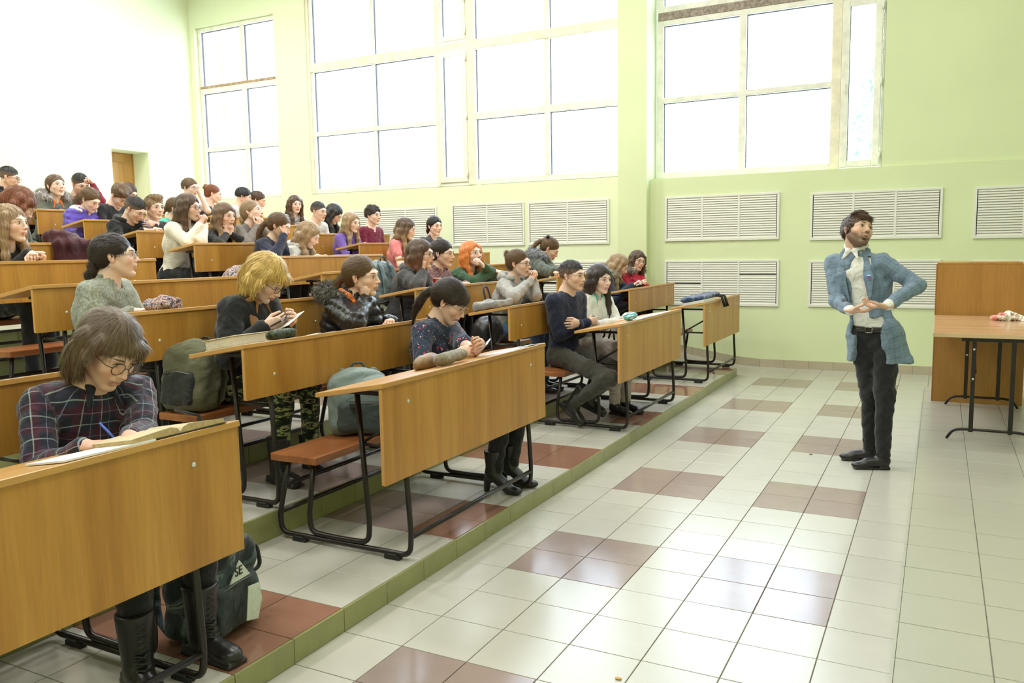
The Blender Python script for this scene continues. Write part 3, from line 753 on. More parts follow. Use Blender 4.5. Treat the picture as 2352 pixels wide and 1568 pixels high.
def plaid(name, base, lines, inten=.6):
    "woven check: lines = [(axis, period, width, offset, colour)]"
    m = fabric(name, base); t, b = basecol(m); src = b.inputs['Base Color'].links[0].from_socket
    c = t.nodes.new('ShaderNodeAttribute'); c.attribute_name = 'PUV'; oc = t.nodes.new('ShaderNodeTexCoord')
    nz = N(t, 'ShaderNodeTexNoise', Scale=9.0, Detail=1.0); t.links.new(oc.outputs['Object'], nz.inputs['Vector'])
    av = N(t, 'ShaderNodeVectorMath', operation='MULTIPLY_ADD'); av.inputs[1].default_value = (.02, .02, .02); t.links.new(nz.outputs['Color'], av.inputs[0]); t.links.new(c.outputs['Vector'], av.inputs[2])
    sx = t.nodes.new('ShaderNodeSeparateXYZ'); t.links.new(av.outputs[0], sx.inputs[0])
    for ax, per, wd, off, col in lines:
        a = N(t, 'ShaderNodeMath', operation='ADD'); a.inputs[1].default_value = off + 50 * per; t.links.new(sx.outputs['XYZ'.index(ax)], a.inputs[0])
        f = N(t, 'ShaderNodeMath', operation='MODULO'); f.inputs[1].default_value = per; t.links.new(a.outputs[0], f.inputs[0])
        g = N(t, 'ShaderNodeMath', operation='LESS_THAN'); g.inputs[1].default_value = wd; t.links.new(f.outputs[0], g.inputs[0])
        h = N(t, 'ShaderNodeMath', operation='MULTIPLY'); h.inputs[1].default_value = inten; t.links.new(g.outputs[0], h.inputs[0])
        mx = N(t, 'ShaderNodeMix', data_type='RGBA'); mx.inputs['B'].default_value = (*col, 1); t.links.new(h.outputs[0], mx.inputs['Factor']); t.links.new(src, mx.inputs['A']); src = mx.outputs['Result']
    t.links.new(src, b.inputs['Base Color']); return m
def puv(me, V, p_, O):
    "cloth coordinates: round the trunk or sleeve, and along it"
    V = V + O; segs = [(p_['P'], p_['N'], p_['fc'], p_['side'], .13)]
    for s in (1, -1):
        if s in p_['arm']:
            S, E_, W = p_['arm'][s][:3]
            for a, b in ((S, E_), (E_, W)):
                ax = nrm(b - a); r = nrm(p_['side'] * s + p_['fc'] - ax * ((p_['side'] * s + p_['fc']) @ ax)); segs.append((a, b, r, np.cross(ax, r), .055))
    best = np.full(len(V), 9e9); UV = np.zeros((len(V), 3))
    for k, (a, b, r, q, rad) in enumerate(segs):
        ab = b - a; L = np.linalg.norm(ab); t = np.clip((V - a) @ ab / L ** 2, -.5 if k == 0 else 0, 1); d = V - a - t[:, None] * ab; dist = np.linalg.norm(d, axis=1) / (rad * (1.25 if k == 0 else 1)); m = dist < best; best[m] = dist[m]
        ang = np.arctan2(d @ q, d @ r); al = ((V - a) @ ab) / L
        UV[m, 0] = (ang * rad)[m] + .37 * k; UV[m, 1] = al[m] + (.285 if k in (2, 4) else 0) + 1
    at_ = me.attributes.new('PUV', 'FLOAT_VECTOR', 'POINT'); at_.data.foreach_set('vector', UV.astype(np.float32).ravel())
def spotted(name, base, specs):
    "small blossoms: specs = [(scale, radius, colour, seed)]"
    m = fabric(name, base); t, b = basecol(m); src = b.inputs['Base Color'].links[0].from_socket
    for sc, rad, col, sd_ in specs:
        mp = coords(t, (1, 1, 1)); mp.inputs['Location'].default_value = (sd_, sd_ * .7, sd_ * .3)
        nz = N(t, 'ShaderNodeTexNoise', Scale=60.0, Detail=1.0); t.links.new(mp.outputs[0], nz.inputs['Vector'])
        av = N(t, 'ShaderNodeVectorMath', operation='MULTIPLY_ADD'); av.inputs[1].default_value = (.012,) * 3; t.links.new(nz.outputs['Color'], av.inputs[0]); t.links.new(mp.outputs[0], av.inputs[2])
        v = N(t, 'ShaderNodeTexVoronoi', Scale=float(sc)); t.links.new(av.outputs[0], v.inputs['Vector'])
        g = N(t, 'ShaderNodeMath', operation='LESS_THAN'); g.inputs[1].default_value = rad; t.links.new(v.outputs['Distance'], g.inputs[0])
        mx = N(t, 'ShaderNodeMix', data_type='RGBA'); mx.inputs['B'].default_value = (*col, 1); t.links.new(g.outputs[0], mx.inputs['Factor']); t.links.new(src, mx.inputs['A']); src = mx.outputs['Result']
    t.links.new(src, b.inputs['Base Color']); return m
def patchy(name, stops, scale=14, detail=2, stretch=(1, 1, 1), dist=1.0, interp='CONSTANT'):
    m = fabric(name, (.5, .5, .5)); t, b = basecol(m); mp = coords(t, stretch); n = N(t, 'ShaderNodeTexNoise', Scale=float(scale), Detail=float(detail), Distortion=float(dist)); t.links.new(mp.outputs[0], n.inputs['Vector'])
    r = ramp(t, stops, interp); t.links.new(n.outputs[0], r.inputs[0]); t.links.new(r.outputs[0], b.inputs['Base Color']); return m
def lens_mat():
    m = bpy.data.materials.new('spectacle_lens'); m.use_nodes = True; t = m.node_tree; t.nodes.clear(); o = t.nodes.new('ShaderNodeOutputMaterial')
    mx = t.nodes.new('ShaderNodeMixShader'); tr = t.nodes.new('ShaderNodeBsdfTransparent'); gl = t.nodes.new('ShaderNodeBsdfGlossy'); gl.inputs['Roughness'].default_value = .03
    mx.inputs[0].default_value = .12; t.links.new(tr.outputs[0], mx.inputs[1]); t.links.new(gl.outputs[0], mx.inputs[2]); t.links.new(mx.outputs[0], o.inputs[0]); return m
M_LENS = lens_mat()
HAIRC = dict(black=(.018, .013, .012), dark=(.035, .022, .017), brown=(.085, .045, .025), mid=(.14, .08, .04), ash=(.135, .088, .048), light=(.33, .22, .12), blonde=(.55, .38, .15), gold=(.62, .42, .12), red=(.22, .07, .025), ginger=(.68, .22, .05), auburn=(.16, .05, .025))

def head_sdf(sd, T, R, hs, male, beard=False, fem=0, mouth=0):
    def E(c, r, k=.012, sub=False, rot=None): sd.ell(T(c), np.array(r) * hs, R if rot is None else R @ rot, k, sub)
    def Cn(a, b, ra, rb=None, k=.01, flat=None, sub=False): sd.cone(T(a), T(b), ra * hs, None if rb is None else rb * hs, k, flat, sub)
    jw = .004 if male else -.002
    E((-.018, 0, .035), (.096, .076, .084), 0)
    E((.028, 0, -.01), (.066, .062 + jw * .5, .085), .02)
    E((.040, 0, -.055), (.046, .045 + jw, .052), .02)
    Cn((-.005, .052 + jw, -.04), (.060, .016, -.098), .020, .014, .02); Cn((-.005, -.052 - jw, -.04), (.060, -.016, -.098), .020, .014, .02)
    E((.070, 0, -.099), (.020, .021 + jw, .017), .015)
    for s in (-1, 1): E((.056, s * .037, -.022), (.030, .025, .026), .02)
    Cn((.081, -.026, .026), (.081, .026, .026), .012 + (.002 if male else 0), None, .02)
    for s in (-1, 1): Cn((.078, s * .030, .025), (.060, s * .052, .016), .011, .010, .015)
    for s in (-1, 1): E((.099, s * .031, .006), (.015, .017, .012), .010, True)
    for s in (-1, 1): E((.0775, s * .0315, .004), (.0145, .0155, .0125), .004)
    Cn((.088, 0, .020), (.107, 0, -.022), .0075, .0095, .010)
    E((.110, 0, -.028), (.012, .0115, .009), .006)
    for s in (-1, 1): E((.101, s * .0125, -.031), (.010, .0075, .0075), .005)
    E((.087, 0, -.052), (.015, .026, .014), .012)
    lo = -.010 * mouth
    Cn((.097, 0, -.0575), (.086, .021, -.062), .0050, .0028, .003); Cn((.097, 0, -.0575), (.086, -.021, -.062), .0050, .0028, .003)
    Cn((.094, -.010, -.0675 + lo), (.094, .010, -.0675 + lo), .0058, None, .004)
    if mouth: E((.098, 0, -.063 + lo * .4), (.012, .014, .004), .002, True)
    E((.084, 0, -.082), (.012, .018, .006), .006, True)
    for s in (-1, 1):
        rot = Rz(s * .35) @ Ry(-.2)
        E((-.010, s * .079, -.004), (.019, .006, .030), .006, False, rot)
        E((-.004, s * .085, .000), (.010, .004, .017), .003, True, rot)
        E((-.018, s * .083, .004), (.012, .004, .022), .002, False, rot)
def face_paint(V, T0, R, hs, tone, lips, beard, hairc):
    L = ((V - T0) @ R) / hs; C = np.tile(np.array(tone), (len(V), 1))
    x, y, z = L[:, 0], L[:, 1], L[:, 2]; ay = np.abs(y)
    def mixc(mask, col, a=1.0):
        mk = np.clip(mask, 0, 1)[:, None] * a; C[:] = C * (1 - mk) + np.array(col) * mk
    ss = lambda v, a, b: np.clip((v - a) / (b - a), 0, 1)
    red = np.array(tone) * np.array([1.06, .74, .70])
    mixc((x > .03) * np.exp(-((ay - .042) ** 2 + (z + .025) ** 2) / .0005), red, .45)
    mixc((x > .09) * np.exp(-((y) ** 2 + (z + .028) ** 2) / .00025), red, .35)
    mixc((ay > .074) * (np.abs(z) < .04) * 1.0, red, .5)
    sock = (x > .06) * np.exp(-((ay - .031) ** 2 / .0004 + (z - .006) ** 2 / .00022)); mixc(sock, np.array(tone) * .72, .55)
    if beard:
        zl = -.040 - .018 * np.clip((x - .03) / .05, 0, 1) + .02 * np.clip((ay - .04) / .03, 0, 1); d = (1 - ss(z, zl - .012, zl + .012)) * (x > -.005) * (z > -.14); mus = np.exp(-((z + .0455) / .007) ** 2) * (ay < .032) * (x > .07)
        side = (ay > .045) * (z < .01) * (x > -.01) * (x < .025) * (z > -.12)
        keep = ((ay < .022) * (np.abs(z + .062) < .011) * (x > .085)) > 0
        mixc(np.where(keep, 0, np.clip(d + mus + side * .7, 0, 1)), np.array(hairc) * 1.1, .84 * beard)
    lip = (x > .080) * (ay < .023) * (z < -.0545 + ay * .08 - .12 * np.maximum(0, ay - .008)) * (z > -.0735 + ay * .28) * (ss(.024 - ay, 0, .004))
    mixc(lip, lips, .75)
    mixc((x > .08) * (ay < .018) * (np.abs(z + .0625) < .0013), np.array(lips) * .35, .8)
    mixc((np.abs(ay - .010) < .004) * (np.abs(z + .036) < .0035) * (x > .095), np.array(tone) * .3, .7)
    return C
def hand(sd, W, d, n, hand_, sc=1.0, curl=.4, thumb=.5, gap=1.0, poke=None):
    d = nrm(d); n = nrm(np.asarray(n, float) - d * (np.asarray(n, float) @ d)); l = np.cross(n, d) * hand_
    f = lambda a, b, c: W + (d * a + l * b + n * c) * sc
    sd.cone(W - d * .02 * sc, f(.03, 0, 0), .024 * sc, .028 * sc, .01, (n, .62)); sd.cone(f(.02, 0, 0), f(.078, 0, 0), .030 * sc, .036 * sc, .01, (n, .40))
    sd.cone(f(.030, .018, .006), f(.055, .026, .006), .014 * sc, .011 * sc, .008)
    for i, (o, L, r) in enumerate(((.028, .072, .0088), (.0095, .080, .009), (-.009, .074, .0086), (-.027, .058, .0078))):
        p = f(.084 - abs(o - .009) * .15, o, 0); a = 0.0; cu = curl * (1 + .12 * i)
        if poke is not None and i == poke: cu = .08
        ld = d + l * (o * 4.0 * gap)
        sd.cone(f(.05, o * .8, 0), p, r * .9 * sc, r * sc, .006)
        for j, (fr, bend) in enumerate(((.46, .85), (.30, 1.15), (.24, .8))):
            a += cu * bend; q = p + (nrm(ld) * math.cos(a) + n * math.sin(a)) * L * fr * sc
            sd.cone(p, q, r * (1 - .08 * j) * sc, r * (1 - .08 * (j + 1)) * sc, .0035); p = q
    b0 = f(.022, .024, .006); t1 = nrm(d * .75 + l * (.75 - .45 * thumb) + n * (.25 + .5 * thumb)); p1 = b0 + t1 * .042 * sc
    t2 = nrm(d * .9 + l * (.35 - .6 * thumb) + n * (.15 + .5 * thumb)); p2 = p1 + t2 * .030 * sc; p3 = p2 + nrm(t2 + d * .2) * .022 * sc
    sd.cone(b0, p1, .0135 * sc, .0105 * sc, .008).cone(p1, p2, .0102 * sc, .0095 * sc, .004).cone(p2, p3, .0093 * sc, .0075 * sc, .003)
    return f(.09, .0, .02)
def ik(S, W, pole, L1=.285, L2=.265):
    v = W - S; D = np.linalg.norm(v); u = nrm(v)
    if D > (L1 + L2) * .995: k = D / ((L1 + L2) * .995); L1 *= k; L2 *= k
    a = (L1 * L1 - L2 * L2 + D * D) / (2 * D); h = math.sqrt(max(L1 * L1 - a * a, 1e-6)); p = nrm(pole - u * (pole @ u)); return S + u * a + p * h

def hair_mesh(style, hc, T, R, hs, vox, tgt, seed, N0, f, side, tone2=None, nstr=2500, dist_near=False):
    sd = SDF(vox); rs = np.random.RandomState(seed)
    def E(c, r, k=.015, sub=False, rot=None): sd.ell(T(c), np.array(r) * hs, R if rot is None else R @ rot, k, sub)
    def Cn(a, b, ra, rb=None, k=.015): sd.cone(T(a), T(b), ra * hs, None if rb is None else rb * hs, k)
    def cut_face(front=.062, low=-.02, w=.066, top=.066, k=.012):
        E((.130, 0, top - .070), (.130 - front, w + .002, .112), k, True)
    st = style.split('+')
    base = st[0]
    if 'tail' in st: E((-.118, 0, -.045), (.022, .020, .022), .012); sd.chain([T((-.125, 0, -.05)), T((-.150, 0, -.08)), T((-.150, 0, -.13)), T((-.140, 0, -.17))], [.016, .022, .020, .006], .01)
    if base in ('short', 'crop', 'curly', 'quiff', 'side'):
        th = {'crop': .007, 'short': .012, 'curly': .018, 'quiff': .012, 'side': .013}[base]
        E((-.022, 0, .038), (.100 + th, .080 + th * .5, .086 + th), 0)
        if base == 'quiff': E((.055, 0, .105), (.042, .055, .026), .02); E((.02, .0, .115), (.06, .055, .022), .02)
        if base == 'side': E((.045, -.03, .098), (.05, .05, .026), .02, rot=Rz(.4)); E((-.005, .045, .10), (.06, .04, .025), .02)
        if base == 'curly':
            for i in range(40):
                a = rs.uniform(0, 2 * PI); b = rs.uniform(.25, 1.4); c = np.array([-.02 + .10 * math.cos(a) * math.cos(b), .08 * math.sin(a) * math.cos(b), .05 + .085 * math.sin(b)]); E(c, (.019,) * 3, .006)
        cut_face(.068, top=.070)
        sd.box(T((.02, 0, -.115)), np.array([.16, .2, .10]) * hs, R, .01, .012, True)
        if base == 'short' or base == 'side' or base == 'quiff': E((.035, 0, -.045), (.050, .13, .065), .01, True)
        else: E((.030, 0, -.040), (.060, .13, .072), .01, True)
        if base == 'side': E((.082, -.028, .072), (.022, .036, .02), .012)
    else:
        th = {'pony': .007, 'bun': .006, 'long': .014, 'bob': .015, 'tied': .008, 'fringe': .012}.get(base, .01)
        E((-.022, 0, .038), (.100 + th, .080 + th * .7, .087 + th), 0)
        if base in ('pony', 'bun', 'tied', 'fringe'):
            E((-.055, 0, -.01), (.058, .066, .06), .03)
            cut_face(.070 if base != 'fringe' else .082, top=.078 if base != 'fringe' else .04)
            E((.045, 0, -.05), (.062, .13, .072), .012, True); sd.box(T((.0, 0, -.17)), np.array([.14, .2, .10]) * hs, R, .01, .01, True)
            if base == 'fringe':
                E((.066, 0, .055), (.032, .058, .040), .012); E((.125, 0, -.06), (.055, .07, .088), .006, True)
            if base in ('pony', 'fringe'):
                p0 = T((-.125, .0, .03 if 'high' in st else .0)); E((-.118, 0, .03 if 'high' in st else 0.), (.022, .022, .022), .012)
                dd = R @ np.array([-.8, 0, -.35]); pts = [p0]
                for i in range(7):
                    dd = nrm(dd + np.array([0, 0, -.35])); pts.append(pts[-1] + dd * .038)
                sd.chain(pts, [.020, .026, .028, .026, .023, .018, .012, .005], .01)
            if base == 'bun':
                c = (-.10, 0, .085) if 'high' in st else (-.135, 0, .01)
                E(c, (.032, .036, .032), .008)
                for i in range(8): E(np.array(c) + rs.normal(size=3) * .018, (.016,) * 3, .005)
            if base == 'tied':
                E((-.12, -.02, -.055), (.028, .032, .034), .012)
        if base in ('bob', 'long'):
            cut_face(.074 if base == 'bob' else .068, top=.078, w=.068 if base == 'bob' else .063)
            zc = -.10 if base == 'bob' else -.05
            for s in (-1, 1):
                pts = [T((.030, s * .076, .06)), T((.028, s * .088, -.01)), T((.020, s * .086, -.07))]
                sd.chain(pts, [.020 * hs, .020 * hs, .019 * hs], .02)
                pts = [T((-.03, s * .080, .04)), T((-.035, s * .088, -.03)), T((-.03, s * .082, -.10))]
                sd.chain(pts, [.030 * hs, .032 * hs, .030 * hs], .025)
            pts = [T((-.09, 0, .04)), T((-.10, 0, -.04)), T((-.085, 0, -.10))]; sd.chain(pts, [.045 * hs, .05 * hs, .045 * hs], .03)
            if base == 'long':
                back = N0 - f * .10
                for q, r0 in ((-.07, .034), (-.025, .036), (.025, .036), (.07, .034)):
                    p = [T((-.075, q, -.04)), T((-.08, q * 1.1, -.11)), back + side * q * 1.3 + np.array([0, 0, -.04]), back + side * q * 1.3 + np.array([0, 0, -.16]) - f * .01, back + side * q * 1.3 + np.array([0, 0, -.27])]
                    sd.chain(p, [r0, r0, r0 * .95, r0 * .75, .008], .025)
                for s in ((-1, 1) if 'both' in st else ((-1,) if 'right' in st else ((1,) if 'left' in st else (-1, 1)))):
                    fr = N0 + f * .095 + side * s * .085
                    p = [T((.022, s * .086, -.05)), T((.01, s * .088, -.11)), fr * .5 + T((.01, s * .08, -.12)) * .5, fr + np.array([0, 0, -.06]), fr + np.array([0, 0, -.15]), fr + np.array([0, 0, -.24])]
                    sd.chain(p, [.020, .024, .026, .028, .025, .006], .02)
            if base == 'bob' and 'side' in st: E((.070, .02, .062), (.034, .055, .03), .012)
            E((.105, 0, -.035), (.050, .058, .085), .006, True)
            if 'open' in st: E((.06, -.06, -.03), (.06, .05, .06), .006, True)
    c0 = T((-.02, 0, .03)); ax = R[:, 2]
    def strands(P):
        L = (P - c0) @ R; ang = np.arctan2(L[:, 1], L[:, 0] + .001); 
        return (np.sin(ang * 46 + L[:, 2] * 24 + 1.5 * np.sin(L[:, 2] * 40)) * .0006 + np.sin(L[:, 1] * 230 + 3 * np.sin(L[:, 2] * 22 + seed) + 2 * np.sin(L[:, 0] * 30)) * .0008) * (.6 if base == 'crop' else 1)
    sd.disp.append(strands)
    if base in ('crop', 'short', 'side', 'quiff'): sd.disp.append(lambda P: wob(P, .012, .0035, seed))
    if base == 'curly': sd.disp.append(lambda P: wob(P, .009, .004, seed))
    V, Q = sd.mesh()
    L = (V - c0) @ R; ang = np.arctan2(L[:, 1], L[:, 0] + .001)
    fade = None
    if base == 'crop': fade = np.clip((.045 - L[:, 2]) / .05, 0, 1)[:, None] * .62
    sv = .5 + .5 * np.sin(ang * 41 + L[:, 2] * 22 + 2 * np.sin(L[:, 2] * 35 + seed)); sv = sv * .6 + .4 * (.5 + .5 * np.sin(ang * 97 + L[:, 2] * 12))
    C = np.array(hc)[None] * (.70 + .65 * sv[:, None])
    if fade is not None: C = C * (1 - fade) + np.array([.34, .22, .16]) * fade
    if tone2 is not None:
        k = np.clip((.02 - L[:, 2]) / .25, 0, 1)[:, None]; C = C * (1 - k) + np.array(tone2)[None] * (.7 + .65 * sv[:, None]) * k
    # loose strands lying on the hair body, real geometry
    Nn = normals_of(V, Q); n = nstr; okv = np.where((L[:, 0] < .055) | (L[:, 2] > .045) if base in ('short', 'crop', 'side', 'quiff', 'curly') else L[:, 0] > -9)[0]; i = okv[rs.randint(0, len(okv), n)]; p = V[i]; nn = Nn[i]; Lp = L[i]
    if base in ('pony', 'bun', 'tied', 'fringe'): tgt_ = T((-.12, 0, .07 if 'high' in st else 0.0)); d = tgt_ - p; low = Lp[:, 2] < -.10; d[low] = [0, 0, -1]
    elif base in ('short', 'crop', 'curly', 'quiff', 'side'): d = (p - T((-.06, .02 if base != 'side' else -.05, .11))) @ R * np.array([1, 1, .8]) @ R.T
    else: d = np.stack([(Lp[:, 0]) * .6, Lp[:, 1] * .8, -.10 + 0 * Lp[:, 2]], 1) @ R.T; hi = Lp[:, 2] < 0; d[hi] = [0, 0, -.1]
    d = d / np.maximum(np.linalg.norm(d, axis=1), 1e-6)[:, None] + rs.normal(size=(n, 3)) * {'curly': .7, 'short': .2, 'crop': .2, 'quiff': .2}.get(base, .09)
    d -= nn * (d * nn).sum(1)[:, None]; d /= np.maximum(np.linalg.norm(d, axis=1), 1e-6)[:, None]; lift = {'quiff': .22, 'curly': .45, 'short': .15, 'crop': .18, 'side': .05}.get(base, .035)
    l = rs.uniform(.5, 1.2, n)[:, None] * {'crop': .016, 'curly': .022, 'short': .026, 'side': .030, 'quiff': .032}.get(base, .045); sd_ = np.cross(d, nn); wd = .0007 if dist_near else .0013
    a_ = p - nn * .0015; m_ = p + d * l * .5 + nn * (lift * .35 * l + .0012); t_ = p + d * l + nn * (lift * l * .6 + .0004)
    VV = np.concatenate([a_ - sd_ * wd, a_ + sd_ * wd, m_ + sd_ * wd * .8, m_ - sd_ * wd * .8, t_ + sd_ * wd * .15, t_ - sd_ * wd * .15]); k = np.arange(n)
    Q2 = np.concatenate([np.stack([k, k + n, k + 2 * n, k + 3 * n], 1), np.stack([k + 3 * n, k + 2 * n, k + 4 * n, k + 5 * n], 1)])
    cs = C[i] * rs.uniform(.7, 1.35, (n, 1)); return join([(V, Q, C), (VV, Q2, np.tile(cs, (6, 1)))])
SHOE = {}
def shoe_sdf(sd, A, d, kind='boot', sc=1.0):
    "A ankle centre, d toe direction (unit), sole on the plane 0.09 below the ankle"
    up = np.array([0, 0, 1.]); d = nrm(d); s = nrm(np.cross(up, d)); up = np.cross(d, s)
    if kind == 'boot':
        sd.cone(A + up * .20, A, .066, .050, .01); sd.box(A + up * .24, (.12, .12, .06), np.stack([d, s, up], 1), .004, .004, True); sd.cone(A - up * .035, A + d * .10 - up * .052, .048, .038, .02); sd.ell(A + d * .135 - up * .055, (.062, .045, .034), np.stack([d, s, up], 1), .02)
        sd.box(A + d * .055 - up * .082, (.135, .044, .012), np.stack([d, s, up], 1), .008, .004); sd.box(A - d * .035 - up * .07, (.042, .04, .022), np.stack([d, s, up], 1), .006, .004)
    elif kind == 'heel':
        sd.cone(A + up * .20, A + up * .03, .056, .040, .01); sd.box(A + up * .23, (.12, .12, .06), np.stack([d, s, up], 1), .004, .004, True); sd.cone(A + up * .03 - d * .01, A + d * .10 - up * .05, .040, .034, .02); sd.ell(A + d * .14 - up * .065, (.060, .036, .026), np.stack([d, s, up], 1), .02)
        sd.cone(A - d * .035, A - d * .045 - up * .085, .026, .018, .008)
    else:
        sd.cone(A + up * .01, A - up * .02, .044, .044, .01); sd.cone(A - d * .01 - up * .035, A + d * .11 - up * .05, .042, .036, .02); sd.ell(A + d * .15 - up * .062, (.062, .038, .024), np.stack([d, s, up], 1), .02)
        sd.box(A + d * .078 - up * .083, (.118, .037, .007), np.stack([d, s, up], 1), .005, .003); sd.box(A - d * .010 - up * .08, (.034, .036, .012), np.stack([d, s, up], 1), .004, .003)

def person(label, n, px, py, dx=-.52, yaw=0, pitch=5, roll=0, sex='f', hair='long', hc='brown', top=None, cut='sweater', hands=('desk', 'desk'), skin=0, hs=1.06, tyaw=None, legs=False,
           trousers=None, shoes=None, glasses=None, hood=None, furcol=None, lips=None, beard=0, sw=None, py_shift=0, lean=None, H=None, stand=False, elbows=(None, None), hc2=None, extra=None, smile=0,
           pelvis=None, bust=None, infl=None, curls=(.5, .5), knees=None, ankles=None, toe=None, neckdrop=.075, group=None, hoodmat=None, hoff=0.0, sleeve='long', vox=None, mouth=0, hn=(None, None), hd=(None, None), hsc=1.0, collarw=0, belly=0, zfloor=None):
    zf = zrow(n) if zfloor is None else zfloor
    H = np.array(at(px, py, Xr(n) + dx)) if H is None else np.array(H, float)
    dist = (H - CAMP) @ CF; vx = vox or float(np.clip(dist * .00088, .003, .0075)); far = dist > 6.5
    seed = int(px * 7 + py) % 997; rs = np.random.RandomState(seed); male = sex == 'm'
    yaw, pitch, roll = math.radians(yaw), math.radians(pitch), math.radians(roll); R = Rz(yaw) @ Ry(pitch) @ Rx(roll)
    T = lambda p: H + R @ (np.asarray(p, float) * hs)
    ty = yaw * .45 if tyaw is None else math.radians(tyaw); f = np.array([math.cos(ty), math.sin(ty), 0]); side = np.array([-f[1], f[0], 0]); up = np.array([0, 0, 1.])
    S0 = T((-.028, 0, -.07)); N0 = S0 - up * neckdrop * hs - f * .035
    if pelvis is not None: P = np.array(pelvis, float)
    elif stand: P = N0 - up * .56
    else:
        P = np.array([Xr(n) - .70, N0[1] + py_shift, zf + .46 + .11])
        if N0[2] - P[2] < .40: P[0] = min(P[0], N0[0] - .12)
        P[0] = max(P[0], N0[0] - .42)
    tone = [(.74, .50, .385), (.68, .44, .32), (.80, .57, .46), (.60, .38, .26)][skin]
    lips = lips or ((.55, .22, .19) if not male else tuple(np.array(tone) * np.array([.82, .62, .60])))
    hcol = HAIRC[hc] if isinstance(hc, str) else hc
    base = empty('person', (P[0], P[1], zf), label, 'person', group); O = np.array(base.location)
    sw = sw or (.185 if male else .162)
    tv = nrm(N0 - P); C = P * .36 + N0 * .64 - f * .015; fc = nrm(f - tv * (f @ tv))
    Sh = {s: N0 - tv * .055 + side * s * sw + fc * .0 for s in (1, -1)}
    # arms: index 0 = the person's right (-side), 1 = left (+side)
    arm = {}
    for i, s in ((0, -1), (1, 1)):
        h = hands[i]
        if h is None: continue
        pn = None; cu = curls[i]; fd = None
        if h == 'desk': W = np.array([Xr(n) - .24 - .05 * i, N0[1] + s * .10, 0]); W[2] = dz(n, W[0] - Xr(n)) + .022; pn = -up; fd = nrm(np.array([.5, -s * .8, .05]))
        elif h == 'chin': W = T((.055, s * .035, -.175)); pn = -f; fd = up * .9 + f * .1
        elif h == 'cheek': W = T((.045, s * .070, -.145)); pn = -side * s; fd = up
        elif h == 'clasp': W = T((.13, s * .035, -.15)) ; pn = -side * s; fd = nrm(up * .75 + f * .3 - side * s * .25)
        elif h == 'face': W = T((.10, s * .06, -.06)); pn = -f; fd = nrm(up - side * s * .3)
        elif h == 'lap': W = P + f * .22 + side * s * .08 + up * .05; pn = -up; fd = nrm(f - side * s * .4)
        elif h == 'fold': W = C + f * .20 - side * s * .06 + up * -.06; pn = -f; fd = nrm(-side * s + f * .1)
        else: W = np.array(at(*h)) if len(h) == 3 and h[0] > 50 else np.array(h, float); pn = -up
        if hn[i] is not None: pn = np.array(hn[i], float)
        if hd[i] is not None: fd = nrm(np.array(hd[i], float))
        el = elbows[i]
        if el == 'desk': el = np.array([Xr(n) - .33, Sh[s][1] + s * .05, dz(n, -.33) + .05])
        elif el is None: el = ik(Sh[s], W, np.array([-.25, 0, -1.]) + side * s * .45)
        elif isinstance(el, tuple) and len(el) == 3 and el[0] > 50: el = np.array(at(*el))
        el = np.array(el, float)
        if fd is None: fd = nrm(W - el)
        arm[s] = (Sh[s], el, W, fd, pn, cu)
    # ---- skin body: head and neck, hands, plus the body under the clothes, one mesh
    sd = SDF(vx); head_sdf(sd, T, R, hs, male, mouth=mouth)
    nr = .056 if male else .047
    sd.cone(T((-.030, 0, -.055)), N0 + up * .01, nr * hs, nr * 1.12 * hs, .025); sd.cone(N0 + up * .01, N0 - tv * .07 - f * .0, nr * 1.2, nr * 1.6, .03)
    sd.cone(N0 - tv * .035 + side * .07, N0 - tv * .035 - side * .07, .036, .036, .05, None)
    V, Q = sd.mesh(); Cc = face_paint(V, H, R, hs, tone, lips, beard, hcol)
    parts = [(V, Q, Cc)]
    for s in (-1, 1):                                    # eyes, lashes and brows
        ec = (.0795, s * .0315, .004); v, q, D = uvs(T(ec), .0125 * hs, R, 14, 9)
        gz = D @ nrm(np.array([1, -s * .0, .0])); col = np.where((gz > .86)[:, None], np.array([.06, .035, .02])[None], np.array([.80, .77, .74])[None]); parts.append((v, q, col))
        pts = []
        for a in np.linspace(-1, 1, 7):
            y = s * (.0315 + a * .0155); z = .0095 + .0035 * (1 - a * a); pr = T((.12, y, z)); 
            t_ = .075 + .0165 * math.sqrt(max(0, 1 - (a * .72) ** 2)); pts.append(T((t_, y, z - (.002 if a * 1 > .8 else 0))))
        v, q = tubearr(pts, [.0006, .0013, .0016, .0017, .0016, .0013, .0008], 5); parts.append((v, q, np.tile(np.array([.03, .02, .02]), (len(v), 1))))
        pts = []; br = .0036 if male else .0026
        for a in np.linspace(0, 1, 7):
            y = s * (.014 + a * .034); z = .026 + .006 * math.sin(a * 2.3) - .003 * a
            xs_ = np.arange(.11, .05, -.0015); vals = sd.value(np.array([T((xx, y, z)) for xx in xs_])); k = np.argmax(vals < 0); pts.append(T((xs_[k] + .0004, y, z)))
        v, q = tubearr(pts, [br * .8, br, br, br, br * .9, br * .7, br * .3], 6); parts.append((v, q, np.tile(np.minimum(np.array(hcol) * 1.0, .16), (len(v), 1))))
    for s, (S, E_, W, fd, pn, cu) in arm.items():
        hv = SDF(max(.0042, vx * .95)); up_ = nrm(W - E_)
        hand(hv, W + up_ * .012, fd, pn, s, (1.04 if male else .94) * hsc, cu)
        a0 = E_ if sleeve in ('short', 'mid', 'push') else W - up_ * .07
        hv.cone(a0, W + up_ * .015, .040 if sleeve in ('short', 'mid') else .029, .026, .01)
        if sleeve == 'short': hv.cone(S * .55 + E_ * .45, E_, .045, .039, .02)
        v, q = hv.mesh(); c = np.tile(np.array(tone), (len(v), 1)) * (1 + .04 * np.sin(v[:, [0]] * 300)); c[:, 1:] *= .95; parts.append((v, q, c))
